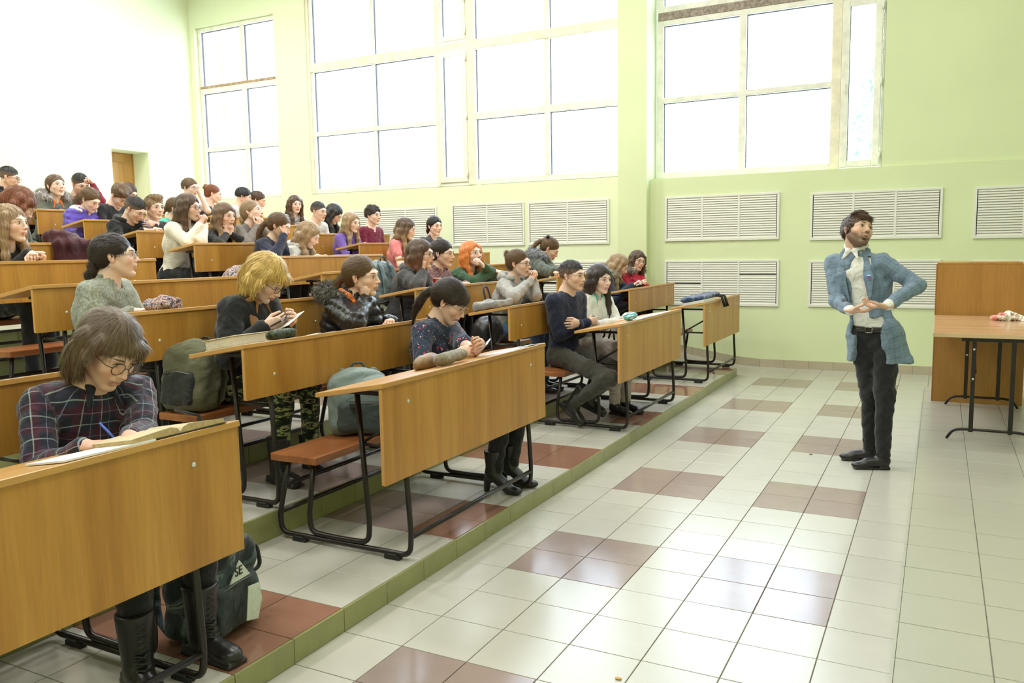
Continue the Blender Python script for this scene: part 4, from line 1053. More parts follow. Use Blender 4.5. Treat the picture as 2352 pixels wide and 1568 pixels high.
    core = SDF(.018); core.cone(P, C, .095, .11, .03, (fc, .8)); core.cone(C - side * .05, C + side * .05, .09, None, .03, (fc, .8)); core.cone(Sh[1] - side * .03, Sh[-1] + side * .03, .042, None, .03); core.cone(C, N0, .08, .045, .03)
    for s, (S, E_, W, fd, pn, cu) in arm.items(): core.cone(S, E_, .038, .032, .02).cone(E_, W, .031, .022, .02)
    if stand: K = {s: P - up * .46 + side * s * .085 + f * .015 for s in (1, -1)}; A = {s: P - up * .88 + side * s * .07 + f * .0 for s in (1, -1)}
    else:
        K = {s: P + f * .43 + side * s * (.10 if male else .075) + up * .01 for s in (1, -1)}
        A = {s: np.array([K[s][0] - .02, K[s][1], zf + .09]) for s in (1, -1)}
    if knees: K = {1: np.array(knees[1], float), -1: np.array(knees[0], float)}
    if ankles: A = {1: np.array(ankles[1], float), -1: np.array(ankles[0], float)}
    Hp = {s: P + side * s * .085 - up * .01 for s in (1, -1)}
    for s in (1, -1): core.cone(Hp[s], K[s], .07, .05, .03).cone(K[s], A[s], .048, .034, .02)
    v, q = core.mesh(); parts.append((v, q, np.tile(np.array(tone), (len(v), 1))))
    V, Q, Cc = join(parts); me = np_mesh('body', V - O, Q); colored(me, Cc); link('body', me, M_SKIN, base)
    # ---- hair
    if hair:
        hv_, hq, hcc = hair_mesh(hair, hcol, T, R, hs, max(.0042, vx * 1.05), None, seed, N0, f, side, HAIRC[hc2] if isinstance(hc2, str) else hc2, int(np.clip(45000 / dist ** 1.2, 1500, 12000)), dist < 4)
        me = np_mesh('hair', hv_ - O, hq); colored(me, hcc); link('hair', me, M_HAIR, base)
    # ---- top garment
    g = {'sweater': .012, 'shirt': .014, 'puffer': .036, 'coat': .026, 'jacket': .020, 'tee': .010, 'hoodie': .020, 'blouse': .013}[cut] if infl is None else infl
    tvx = max(.0085, vx * 1.5)
    gm = SDF(tvx); G = gm
    G.cone(P - up * .02, C, .118 + g, .128 + g, .04, (fc, .80)); G.cone(P + side * .045, P - side * .045, .108 + g, None, .04, (fc, .85))
    G.cone(C - side * .065, C + side * .065, .105 + g, None, .05, (fc, .88)); G.cone(C * .45 + N0 * .55 - side * .09, C * .45 + N0 * .55 + side * .09, .070 + g, None, .05)
    G.cone(Sh[1] - side * .03, Sh[-1] + side * .03, .044 + g, None, .05)
    G.cone(N0 - tv * .09, N0 + (S0 - N0) * .20, .080 + g * .6, .054 + g * .5, .03)
    if male and belly: G.ell(P + up * .12 + fc * .05, (.11 + belly, .14, .12), np.stack([fc, side, up], 1), .05)
    if (bust if bust is not None else (not male)):
        for s in (-1, 1): G.ell(C + fc * (.075 + g * .6) + side * s * .066 + tv * .0, (.056, .062, .060), k=.045)
    for s, (S, E_, W, fd, pn, cu) in arm.items():
        up_ = nrm(W - E_); end = W - up_ * .005
        if sleeve == 'short': G.cone(S, S * .55 + E_ * .45, .052 + g, .054 + g, .03)
        else:
            G.cone(S, E_, .046 + g, .041 + g * .9, .035)
            if sleeve != 'mid': G.cone(E_, end if sleeve == 'long' else W - up_ * .10, .042 + g * .9, (.031 if cut not in ('puffer', 'coat') else .034) + g * .5, .015)
            else: G.cone(E_, E_ + up_ * .03, .044 + g, .046 + g, .01)
    for s in (1, -1):
        if s not in arm: G.cone(Sh[s], Sh[s] - up * .25 + side * s * .04, .05 + g, .045 + g, .03)
    if cut == 'puffer':
        G.disp.append(lambda Pt: -.011 * np.abs(np.sin(((Pt - O) @ (up * .9 + f * .25)) * PI / .062)) + .004)
        G.disp.append(lambda Pt: wob(Pt, .035, .005, seed))
    else:
        amp = {'sweater': .0045, 'shirt': .006, 'coat': .006, 'jacket': .005, 'tee': .005, 'hoodie': .007, 'blouse': .006}[cut]
        G.disp.append(lambda Pt: wob(Pt, .055, amp, seed)); G.disp.append(lambda Pt: wob(Pt * np.array([1, 1, 1.8]), .028, amp * .45, seed + 1))
    # neck opening and hand openings
    nd = nrm(S0 - N0); G.cone(N0 + nd * .0, S0 + nd * .25, .052 if not male else .060, .09, .008, None, True)
    G.ell(N0 + fc * .055 + up * .03, (.030, .046, .050), k=.012, sub=True)
    if cut in ('hoodie', 'coat', 'puffer') and hood is None: hood = 'hood'
    names = {'sweater': 'sweater', 'shirt': 'shirt', 'puffer': 'puffer_jacket', 'coat': 'coat', 'jacket': 'jacket', 'tee': 't_shirt', 'hoodie': 'hoodie', 'blouse': 'blouse'}
    if not stand:
        tv_, tq = gm.mesh(); tme = np_mesh(names[cut], tv_ - O, tq); tob = link(names[cut], tme, top, base)
        if 'flannel' in top.name: puv(tme, tv_ - O, dict(P=P, N=N0, fc=fc, side=side, arm=arm), O)
    else: tob = None
    if hood == 'hood' or hood == 'furhood':
        hm = SDF(tvx); cts = []
        for a in np.linspace(-2.3, 2.3, 10):
            rr = .115 if abs(a) < 1.6 else .10; cts.append(N0 - f * (.045 + .075 * math.cos(a)) + side * math.sin(a) * rr + up * (.035 - .045 * abs(a) / 2.3 + (-.02 if abs(a) > 2 else 0)))
        N0_ = N0; N0 = N0 - f * hoff - up * hoff * .3
        cts = [N0 + (-f * math.cos(a) * .105 + side * math.sin(a) * .115) + up * (.025 + .02 * math.cos(a)) for a in np.linspace(-2.2, 2.2, 11)]
        hm.chain(cts, [.018, .024, .03, .034, .037, .040, .037, .034, .03, .024, .018], .02)
        hm.cone(N0 - f * .10 + up * .0, N0 - f * .13 - up * .08, .055, .03, .04); hm.disp.append(lambda Pt: wob(Pt, .03, .007, seed))
        hv2, hq2 = hm.mesh(); ho = link('hood', np_mesh('hood', hv2 - O, hq2), hoodmat or top, tob or base)
        if hood == 'furhood':
            fm = SDF(.012)
            fp = [N0 + (-f * math.cos(a) * .135 + side * math.sin(a) * .150) + up * (.055 + .035 * math.cos(a)) for a in np.linspace(-2.35, 2.35, 12)]
            fm.chain(fp, [.026, .034, .04, .044, .046, .048, .048, .046, .044, .04, .034, .026], .02); fm.disp.append(lambda Pt: wob(Pt, .02, .012, seed))
            fv, fq = fm.mesh(); fmat = plain('fur_%.2f_%.2f' % (furcol[0], furcol[2]), furcol, .9, noise=.45, nscale=30)
            fo = link('fur_trim', np_mesh('fur_trim', fv - O, fq), fmat, tob or base)
            fur('fur_hairs', fv - O, normals_of(fv, fq), fmat, fo, n=4200 if not far else 2200, L=.045, seed=seed)
    if hood in ('hood', 'furhood'): N0 = N0_
    if collarw:
        cm = SDF(.006)
        for s in (-1, 1):
            p0 = N0 - f * .045 + up * .055 + side * s * .03; p1 = N0 + side * s * .062 + up * .045; p2 = N0 + fc * .060 + side * s * .034 + up * .010; p3 = N0 + fc * .085 + side * s * .062 - up * .055
            cm.cone(p0, p1, .014, .016, .008).cone(p1, p2, .016, .016, .008).cone(p2, p3, .017, .005, .006)
        v, q = cm.mesh(); link('collar', np_mesh('collar', v - O, q), extra_mats.get('collar', top) if collarw == 1 else collarw, tob or base)
    # ---- trousers and shoes
    tm = trousers or M_BLACKJ; lm = SDF(.011 if (legs or stand) else .017)
    lm.cone(P + side * .06, P - side * .06, .115, None, .04, (f, .92))
    for s in (1, -1):
        lm.cone(Hp[s], K[s], .094 if not male else .09, .066, .04)
        lm.cone(K[s], A[s] + nrm(K[s] - A[s]) * .02, .064, .050, .03)
    lm.disp.append(lambda Pt: wob(Pt, .05, .006, seed)); lm.disp.append(lambda Pt: wob(Pt * np.array([1, 1, 2.2]), .03, .003, seed + 4))
    v, q = lm.mesh(); link('trousers', np_mesh('trousers', v - O, q), tm, base)
    sk = shoes or 'shoe'
    for s in (1, -1):
        sm = SDF(.0065 if (legs or stand) else .011); td = f if toe is None else nrm(np.array(toe[0 if s < 0 else 1] if isinstance(toe, list) else toe, float)); shoe_sdf(sm, A[s], td, sk)
        v, q = sm.mesh(); v[:, 2] = np.maximum(v[:, 2], A[s][2] - .089) if abs(td[2]) < .05 else v[:, 2]; so = link({'boot': 'boot', 'heel': 'heeled_boot'}.get(sk, 'shoe'), np_mesh('shoe', v - O, q), M_SHOE, base)
        if sk == 'boot' and legs:
            lb = MB()
            sdv = nrm(np.cross(up, td)); ux = np.cross(td, sdv)
            for kk in range(8):
                z = A[s] + td * (.056 + (.018 - .006 * kk if kk < 3 else .0015 * (kk - 3))) + ux * (-.012 + .022 * kk)
                lb.tube([z - sdv * .024 - td * .012 - O, z - sdv * .012 - O, z + sdv * .012 + ux * .010 - O, z + sdv * .024 + ux * .012 - td * .012 - O], .0030, 5)
                lb.tube([z + sdv * .024 - td * .012 - O, z + sdv * .012 - O, z - sdv * .012 + ux * .010 - O, z - sdv * .024 + ux * .012 - td * .012 - O], .0030, 5)
            lb.build('laces', M_LACE, so)
    # ---- spectacles
    if glasses:
        gmn, rnd = glasses if isinstance(glasses, tuple) else (glasses, 1); gb = MB(); lb = MB()
        for s in (-1, 1):
            pts = []
            for a in np.linspace(0, 2 * PI, 20, endpoint=False):
                rx, rz_ = (.0245, .0225) if rnd else (.027, .0175); pts.append(T((.107 - abs(math.cos(a) * .0245 + s * .0) * .0 - .10 * max(0, (math.cos(a) * s) * .0245 + .0) * s * s, s * .0335 + math.cos(a) * rx, .002 + math.sin(a) * rz_)) - O)
            gb.tube(pts, .0015 * hs if gmn != 'thin' else .0009, 6, closed=True); lb.bm.faces.new([lb.bm.verts.new(Vector(p)) for p in pts])
            gb.tube([T((.105, s * .058, .008)) - O, T((.09, s * .073, .008)) - O, T((.02, s * .079, .006)) - O, T((-.012, s * .083, .0)) - O], .0015, 6)
        gb.tube([T((.108, -.009, .004)) - O, T((.112, 0, .006)) - O, T((.108, .009, .004)) - O], .0014, 6)
        go = gb.build('glasses', M_GLF if gmn == 'dark' else (M_GLR if gmn == 'red' else M_GLS), base); lb.build('lenses', M_LENS, go)
    return dict(o=base, O=O, P=P, C=C, N=N0, H=H, T=T, R=R, f=f, side=side, fc=fc, tv=tv, arm=arm, Sh=Sh, top=tob, K=K, A=A)
extra_mats = {}
M_BLACKJ = fabric('black_trousers', (.015, .015, .018)); M_SHOE = plain('black_shoe_leather', (.014, .013, .013), .32, bmp=.15); M_LACE = plain('boot_lace', (.03, .03, .03), .7)
M_GLF = plain('dark_frame', (.02, .018, .02), .3); M_GLS = plain('thin_metal_frame', (.35, .33, .32), .3, .9); M_GLR = plain('dark_red_frame', (.12, .01, .03), .3)
# ------------------------------------------------------------------ the audience
F_ = fabric
navy = F_('navy_knit', (.014, .018, .045)); black = F_('black_cotton', (.012, .012, .014)); grey = F_('grey_marl', (.36, .35, .34)); cream = F_('cream_knit', (.80, .75, .64)); white = F_('white_wool', (.74, .74, .70))
burg = F_('burgundy_knit', (.16, .008, .035)); dgrey = F_('dark_grey_cloth', (.06, .06, .065)); green = F_('bottle_green', (.03, .085, .04)); pink = F_('coral_pink', (.72, .22, .22)); purple = F_('violet_knit', (.16, .09, .38))
purpj = F_('violet_quilt', (.10, .06, .42), .5, .1); bpuf = F_('black_quilt', (.018, .018, .02), .32, .1, sheen=0); redp = F_('red_quilt', (.42, .015, .04), .45, .1, sheen=0); olive = F_('olive_parka', (.06, .07, .05), .8); mgreen = F_('grey_green_parka', (.13, .14, .115), .8)
teal = F_('teal_cloth', (.10, .50, .45)); orange = F_('orange_lining', (.90, .22, .03)); yellow = F_('yellow_cloth', (.85, .5, .05)); palegrey = F_('pale_grey_knit', (.62, .61, .58)); taupe = F_('taupe_wool', (.19, .165, .15)); tan = F_('tan_cloth', (.34, .16, .07))
plaidshirt = plaid('tartan_flannel', (.020, .022, .042), [('X', .085, .026, .02, (.09, .012, .03)), ('Y', .09, .028, .05, (.085, .010, .03)), ('X', .085, .0040, .0, (.42, .55, .52)), ('Y', .09, .0042, .0, (.42, .55, .52)), ('Y', .09, .0028, .045, (.25, .3, .45)), ('X', .085, .0028, .045, (.25, .3, .45))], .5)
floral = spotted('floral_print', (.018, .030, .060), [(26, .20, (.50, .03, .06), 0), (30, .17, (.70, .38, .36), 5), (26, .07, (.8, .65, .5), 0), (48, .13, (.42, .32, .36), 9), (38, .10, (.06, .12, .12), 3)])
camo = patchy('camouflage', [(0, (.012, .016, .012)), (.46, (.05, .075, .035)), (.53, (.42, .42, .20)), (.62, (.015, .018, .014)), (.70, (.36, .37, .18))], 13, 2, (1, 1, 2.3), .25)
marl = patchy('marled_grey_knit', [(.0, (.07, .075, .06)), (.45, (.25, .27, .22)), (.7, (.42, .43, .36))], 70, 3, (1, 1, 1), .5, 'LINEAR')
tealmarl = patchy('grey_to_teal_knit', [(0, (.05, .18, .17)), (.5, (.10, .35, .32)), (.75, (.30, .42, .36))], 45, 3, (1, 1, 1), .5, 'LINEAR')
scarfm = patchy('patterned_scarf', [(0, (.03, .008, .015)), (.42, (.20, .02, .05)), (.52, (.55, .45, .42)), (.6, (.10, .02, .04))], 45, 2, (1, 1, 3), 2)
stripes = patchy('fine_striped_jersey', [(0, (.25, .26, .3)), (.5, (.75, .74, .72))], 30, 0, (.2, .2, 3), 0)
dkfur = (.24, .22, .21)
PE = {}
def add(key, *a, **k): PE[key] = person(*a, **k); return PE[key]
# row 1
add('plaid', 'student in a dark tartan shirt and round glasses writing at the nearest desk', 1, 250, 806, dx=-.46, yaw=-2, pitch=34, roll=-8, sex='m', hair='bob+open+side', hc='ash', top=plaidshirt, cut='shirt', glasses=('dark', 1), tyaw=-8,
    hands=((192, 1030, -.60), (300, 1003, -.50)), hn=((0, 0, -1), (0, 0, -1)), hd=((.72, .68, .10), (.80, -.30, .05)), elbows=((92, 1085, -.80), None), curls=(.55, .75), legs=True, shoes='boot', knees=((-.56, -2.27, .60), (-.54, -1.99, .60)), ankles=((-.53, -2.30, .191), (-.51, -2.04, .191)), toe=[(.8, -.3, 0), (.9, -.05, 0)], collarw=1, skin=0, sw=.19)
add('floral', 'woman in a navy floral blouse and lanyard typing on her phone', 1, 1034, 694, dx=-.55, yaw=8, pitch=33, hair='fringe', hc='dark', top=floral, cut='blouse', sleeve='mid', glasses=('thin', 1), hands=((1040, 818, -.62), (1092, 806, -.52)), tyaw=0,
    hn=((.1, .9, -.3), (0, -1, .2)), hd=((.85, .35, .35), (.6, -.3, .6)), elbows=((972, 842, -.88), None), curls=(.45, .7), legs=True, shoes='heel', trousers=M_BLACKJ, knees=((-.48, .30, .60), (-.45, .46, .60)), ankles=((-.52, .22, .19), (-.50, .40, .19)), infl=.018)
add('navyman', 'man in a plain navy sweater sitting upright with folded arms', 1, 1316, 634, dx=-.60, yaw=-12, pitch=2, sex='m', hair='crop', hc='black', top=navy, cut='sweater', hands=('fold', 'fold'), trousers=F_('olive_grey_trousers', (.045, .043, .034)), legs=True, shoes='boot', tyaw=-14, infl=.022,
    py_shift=.0, knees=(tuple(at(1402, 868, -.42)), tuple(at(1425, 850, -.45))), ankles=(tuple(at(1316, 925, -.80)), tuple(at(1352, 912, -.74))), toe=[(.75, -.1, -.65), (.9, .1, -.4)], curls=(.25, .25), skin=0)
add('whitecoat', 'woman in a white jacket with a turquoise collar and long dark braid', 1, 1378, 642, dx=-.55, yaw=-26, pitch=4, hair='long+left', hc='dark', top=white, cut='jacket', collarw=teal, infl=.026, hands=((1412, 740, -.64), (1440, 728, -.60)), trousers=F_('beige_trousers', (.52, .45, .42)), curls=(.8, .7), skin=2, tyaw=-20, lips=(.5, .12, .14))
# row 2
add('blonde', 'blonde woman in a black bomber jacket and camouflage trousers reading her phone', 2, 612, 640, dx=-.44, yaw=14, pitch=40, hair='bob+open+side', hc='gold', top=black, cut='jacket', collarw=tan, infl=.030, hands=((605, 752, -1.46), (662, 748, -1.42)), glasses=('dark', 0), trousers=camo, legs=True, shoes='boot',
    hn=((.2, .8, .3), (-.2, -.9, .2)), hd=((.8, .4, .25), (.7, -.2, .5)), curls=(.6, .6), knees=(tuple(at(652, 900, -1.50)), tuple(at(712, 880, -1.55))), ankles=(tuple(at(640, 1072, -1.52)), tuple(at(712, 1058, -1.60))), toe=[(.95, -.2, 0), (.95, -.2, 0)], skin=2)
add('puffer', 'girl in a shiny black puffer jacket with orange lining resting her cheek', 2, 832, 636, dx=-.44, yaw=12, pitch=2, roll=4, hair='pony', hc='mid', top=bpuf, cut='puffer', hood='furhood', hoff=.075, furcol=(.16, .15, .13), hands=('cheek', 'desk'), elbows=((812, 742, -1.48), None), curls=(1.2, .5), skin=2, hs=1.10, legs=True, shoes='boot', ankles=((-1.62, .42, .33), (-1.60, .62, .33)))
add('greyhood', 'bespectacled student in a light grey hoodie with clasped hands at the mouth', 2, 1192, 606, dx=-.50, yaw=0, pitch=2, hair='bun+high', hc='mid', top=grey, cut='hoodie', hands=('clasp', 'clasp'), elbows=((1178, 682, -1.55), (1230, 678, -1.5)), glasses=('dark', 0), curls=(1.0, 1.0), skin=0, trousers=F_('blue_jeans', (.06, .10, .17)), bust=False)
add('fur2', 'girl with loose blonde hair and a beige fur hood bent over her phone', 2, 1422, 610, dx=-.50, yaw=12, pitch=30, hair='long+both', hc='light', top=F_('navy_coat', (.02, .03, .06)), cut='coat', hood='furhood', furcol=(.42, .36, .28), hands=((1452, 657, -1.42), (1470, 652, -1.38)), curls=(.8, .8), skin=2)
add('redj', 'girl in a red jacket and glasses leaning her chin on her fist', 2, 1464, 600, dx=-.42, yaw=-38, pitch=4, roll=-10, hair='long+both', hc='brown', top=redp, cut='coat', hood='furhood', furcol=(.30, .28, .25), hands=('chin', (1485, 660, -1.30)), curls=(1.3, .6), glasses=('dark', 1), skin=0)
# row 3
add('cardi', 'person with a dark ponytail in a grey and teal cardigan seen in profile', 3, 266, 590, dx=-.50, yaw=43, pitch=-4, sex='m', hair='tied+tail', hc='dark', top=marl, cut='sweater', collarw=marl, infl=.03, hands=('desk', 'desk'), glasses=('thin', 1), skin=2, hs=1.08, tyaw=25, trousers=M_BLACKJ, sw=.17, elbows=(None, None))
add('longglass', 'long-haired girl in a dark coat hiding her mouth behind her hand', 3, 968, 585, dx=-.42, yaw=8, pitch=2, hair='long+right', hc='brown', hc2='auburn', top=dgrey, cut='coat', hands=('cheek', 'desk'), hn=((.1, .6, .3), None), glasses=('dark', 1), curls=(.6, .5), skin=0, hs=1.1, elbows=('desk', None))
add('scarf', 'girl with a patterned burgundy scarf between two neighbours in row three', 3, 1017, 583, dx=-.48, yaw=4, pitch=4, hair='tied', hc='dark', top=scarfm, cut='blouse', infl=.03, hands=('desk', 'desk'), skin=0, hs=1.1, hood='hood')
add('ginger', 'girl with bright orange hair in a dark green sweater', 3, 1084, 584, dx=-.42, yaw=-20, pitch=-6, roll=4, hair='long+both', hc='ginger', top=green, cut='sweater', infl=.022, hands=((1132, 622, -2.22), (1112, 612, -2.22)), hn=((0, .3, -1), (-.6, -.5, 0)), hd=((.8, .3, -.2), (-.2, -.6, .6)), elbows=((1085, 650, -2.3), (1145, 640, -2.25)), curls=(.3, .6), skin=2, hs=1.1)
add('parka3', 'girl in a dark parka with a grey fur hood, black bow, head bowed', 3, 1263, 572, dx=-.42, yaw=18, pitch=34, hair='pony+high', hc='mid', top=olive, cut='coat', infl=.032, hood='furhood', furcol=(.30, .31, .33), hands=((1272, 625, -2.12), (1286, 622, -2.10)), curls=(.9, .9), skin=0, hs=1.08)
# row 5
add('blondeleft', 'long-haired blonde woman in black at the left picture edge, hands joined', 5, 24, 516, dx=-.44, yaw=20, pitch=-3, hair='long+both', hc='light', top=black, cut='sweater', infl=.02, hands=((62, 584, -3.86), (74, 586, -3.82)), hd=((.5, .8, 0), (.7, -.4, 0)), curls=(.8, .8), skin=2, hs=1.12)
add('navyboy', 'student in a navy sweatshirt covering the face with one hand', 5, 642, 520, dx=-.46, yaw=18, pitch=20, hair='pony', hc='mid', top=navy, cut='sweater', infl=.02, hands=('face', 'desk'), elbows=('desk', None), curls=(.5, .5), bust=False, skin=0)
add('blondhood', 'girl with straight light hair in a pale hoodie writing, head down', 5, 710, 540, dx=-.44, yaw=24, pitch=30, hair='long+both', hc='light', top=palegrey, cut='hoodie', hands=('desk', 'desk'), skin=2)
add('pinkT', 'girl in a coral pink shirt with brown hair over her face', 5, 934, 526, dx=-.50, yaw=22, pitch=14, hair='long+both', hc='brown', hc2='light', top=pink, cut='tee', sleeve='short', hands=('desk', 'desk'), skin=2, trousers=M_BLACKJ)
add('darkgreen', 'dark-haired girl in a charcoal jacket above the orange-haired girl', 5, 999, 520, dx=-.50, yaw=-22, pitch=2, hair='tied', hc='black', top=dgrey, cut='jacket', hands=('desk', 'desk'), skin=2)
# row 6
add('redbrown', 'person with voluminous reddish brown hair, face hidden, in a fur trimmed coat', 6, 46, 470, dx=-.40, yaw=62, pitch=42, hair='bob', hc='red', top=olive, cut='coat', hood='furhood', furcol=(.38, .36, .36), hands=('desk', 'desk'), skin=2, infl=.03)
add('whitesw', 'girl in a cream sweater and glasses with hands folded before her lips', 6, 434, 478, dx=-.44, yaw=14, pitch=2, hair='long+both', hc='brown', top=cream, cut='sweater', infl=.022, hands=('clasp', 'clasp'), elbows=((430, 556, -4.86), (462, 552, -4.8)), curls=(1.1, 1.1), glasses=('dark', 0), skin=0, hs=1.12, trousers=M_BLACKJ)
add('blackgirl', 'girl in black propping her chin on both fists, long fair-brown hair', 6, 517, 497, dx=-.44, yaw=-2, pitch=4, hair='long+both', hc='mid', hc2='light', top=black, cut='sweater', hands=('chin', 'chin'), elbows=('desk', 'desk'), curls=(1.2, 1.2), skin=0, hs=1.1)
add('greyj', 'fair-haired person in a taupe blazer gazing up with hands at the chin', 6, 580, 488, dx=-.44, yaw=16, pitch=-12, roll=-8, hair='tied', hc='light', top=taupe, cut='jacket', infl=.024, hands=('chin', 'chin'), elbows=('desk', 'desk'), curls=(1.0, 1.0), skin=2, hs=1.08)
add('purpgirl', 'girl in a violet sweater with long light-brown hair', 6, 808, 512, dx=-.50, yaw=-4, pitch=6, hair='long+both', hc='light', top=purple, cut='sweater', hands=('desk', 'desk'), skin=2)
add('burgboy', 'curly-haired boy in a burgundy sweater leaning back', 6, 858, 496, dx=-.62, yaw=-8, pitch=0, sex='m', hair='curly', hc='dark', top=burg, cut='sweater', hands=('lap', 'lap'), skin=2)
# row 7
add('hood86', 'boy writing in a black hoodie with pale numerals on the chest', 7, 310, 482, dx=-.42, yaw=14, pitch=34, sex='m', hair='crop', hc='black', top=black, cut='hoodie', hands=((328, 530, -5.55), (356, 528, -5.50)), hd=((.8, .5, 0), (.9, -.2, 0)), curls=(.8, .8), skin=0, hs=1.06)
add('blondboy', 'boy with swept fair hair in black resting on his folded hand', 7, 355, 478, dx=-.40, yaw=-8, pitch=2, sex='m', hair='quiff', hc='light', top=F_('black_jersey', (.02, .02, .022)), cut='sweater', hands=('chin', 'desk'), hd=((.2, -.9, .1), None), curls=(.5, .5), skin=2)
add('whiteboy', 'dark-haired boy in a pale sweater leaning far over his desk', 7, 733, 486, dx=-.38, yaw=-2, pitch=8, sex='m', hair='crop', hc='black', top=palegrey, cut='sweater', infl=.02, hands=('desk', 'desk'), skin=0)
add('darkgirl7', 'girl whose long black hair hides her downcast face', 7, 768, 492, dx=-.48, yaw=16, pitch=36, hair='long+both', hc='black', top=dgrey, cut='sweater', hands=('desk', 'desk'), skin=0)
# row 8
add('purpj', 'girl in a bright violet jacket with a white fleece hood writing', 8, 208, 460, dx=-.42, yaw=8, pitch=30, hair='pony', hc='mid', top=purpj, cut='puffer', infl=.03, hands=('desk', 'desk'), skin=2, hood='hood', hoodmat=white)
add('bentboy', 'boy with messy brown hair in a dark track jacket bending low', 8, 276, 450, dx=-.38, yaw=0, pitch=48, sex='m', hair='side', hc='mid', top=F_('charcoal_tracksuit', (.03, .032, .04)), cut='jacket', hands=('desk', 'desk'), skin=2)
add('striped', 'smiling girl in a striped top with long parted brown hair', 8, 678, 470, dx=-.50, yaw=-26, pitch=4, hair='long+both', hc='brown', top=stripes, cut='tee', sleeve='long', hands=('desk', 'desk'), skin=2)
add('teal', 'person with brown hair and turquoise top mostly hidden behind the cream sweater', 8, 405, 480, dx=-.46, yaw=30, pitch=20, hair='tied', hc='mid', top=teal, cut='sweater', hands=('desk', 'desk'), skin=2)
# row 9 and 10
add('furgreen', 'girl in a grey green parka with silver fur hood and orange lining', 9, 129, 428, dx=-.46, yaw=-6, pitch=-8, hair='tied', hc='mid', top=mgreen, collarw=orange, cut='coat', infl=.034, hood='furhood', furcol=(.45, .42, .42), hands=('desk', 'desk'), skin=2, hs=1.12)
add('burgfar', 'short-haired boy in dark red lifting one hand beside his ear', 9, 185, 424, dx=-.50, yaw=-8, pitch=24, sex='m', hair='crop', hc='black', top=F_('wine_red_knit', (.22, .012, .035)), cut='sweater', hands=('desk', (213, 424, -7.45)), hd=(None, (.1, -.7, .5)), elbows=(None, (232, 462, -7.4)), curls=(.5, 1.0), skin=0)
add('behind', 'person in a dark coat almost hidden behind the boy bending low', 9, 296, 446, dx=-.50, yaw=10, pitch=20, sex='m', hair='short', hc='brown', top=F_('dark_blue_coat', (.03, .035, .05)), cut='coat', hands=('lap', 'lap'), skin=0)
add('glassfar', 'bespectacled boy in white with his hand on his face, against the window', 9, 437, 432, dx=-.50, yaw=6, pitch=4, sex='m', hair='short', hc='mid', top=F_('white_tee', (.78, .78, .76)), cut='tee', sleeve='short', hands=('lap', 'face'), glasses=('dark', 0), curls=(.5, .8), skin=2)
add('bun', 'person in a dark top with a tiny high bun near the leftmost window', 9, 490, 446, dx=-.50, yaw=44, pitch=10, sex='m', hair='bun+high', hc='red', top=dgrey, cut='tee', hands=('lap', 'lap'), skin=2)
add('dk', 'dark-haired person in pale clothes behind the fair-haired blazer wearer', 9, 560, 452, dx=-.50, yaw=36, pitch=16, sex='m', hair='short', hc='black', top=palegrey, cut='sweater', hands=('lap', 'lap'), skin=0)
add('yel', 'brown-haired person in a yellow jacket at the back near the window', 9, 593, 460, dx=-.46, yaw=30, pitch=16, sex='m', hair='short', hc='brown', top=yellow, cut='jacket', hands=('lap', 'lap'), skin=0)
add('glassleft', 'bespectacled man in a black jacket in the top left corner row', 10, 22, 408, dx=-.46, yaw=38, pitch=14, sex='m', hair='crop', hc='black', top=F_('black_shell', (.02, .022, .028)), cut='coat', hands=('lap', 'lap'), glasses=('dark', 0), skin=0)
# ------------------------------------------------------------------ the lecturer
def atY(px, py, Y):
    d = CF + (px - 1176) / FPX * CR - (py - 784) / FPX * CU
    return CAMP + (Y - CAMP[1]) / d[1] * d
ty_ = -108
jk = plaid('blue_check_wool', (.17, .24, .32), [('X', .070, .010, 0, (.11, .165, .23)), ('Y', .070, .010, 0, (.11, .165, .23)), ('X', .070, .004, .035, (.24, .31, .40)), ('Y', .070, .004, .035, (.24, .31, .40))], .55)
shirtm = F_('white_shirt_cotton', (.80, .80, .76), .7, .1)
LP = atY(2010, 772, 2.22)
L_ = add('lecturer', 'lecturer standing in a blue checked blazer and black trousers looking up', 1, 0, 0, H=atY(1970, 533, 2.20), yaw=-48, pitch=-18, roll=-16, sex='m', hair='side', hc='brown', top=jk, cut='jacket', stand=True, tyaw=ty_, beard=1, zfloor=0, pelvis=LP,
         hands=(tuple(atY(1952, 712, 1.93)), tuple(atY(2040, 700, 1.90))), elbows=(tuple(atY(1922, 690, 2.14)), tuple(atY(2108, 655, 2.12))), hn=((0, 0, 1), (0, -.3, 1)), hd=((.93, -.15, .02), (-.95, -.1, .0)), curls=(.25, .35), neckdrop=.082,
         knees=(tuple(atY(1998, 905, 2.24)), tuple(atY(2032, 905, 2.14))), ankles=(tuple(atY(2000, 1012, 2.32) * np.array([1, 1, 0]) + np.array([0, 0, .091])), tuple(atY(2028, 1033, 2.13) * np.array([1, 1, 0]) + np.array([0, 0, .091]))), toe=[(-.95, -.15, 0), (-.93, -.35, 0)], skin=1, vox=.0042, mouth=1, hs=1.06, sw=.175)
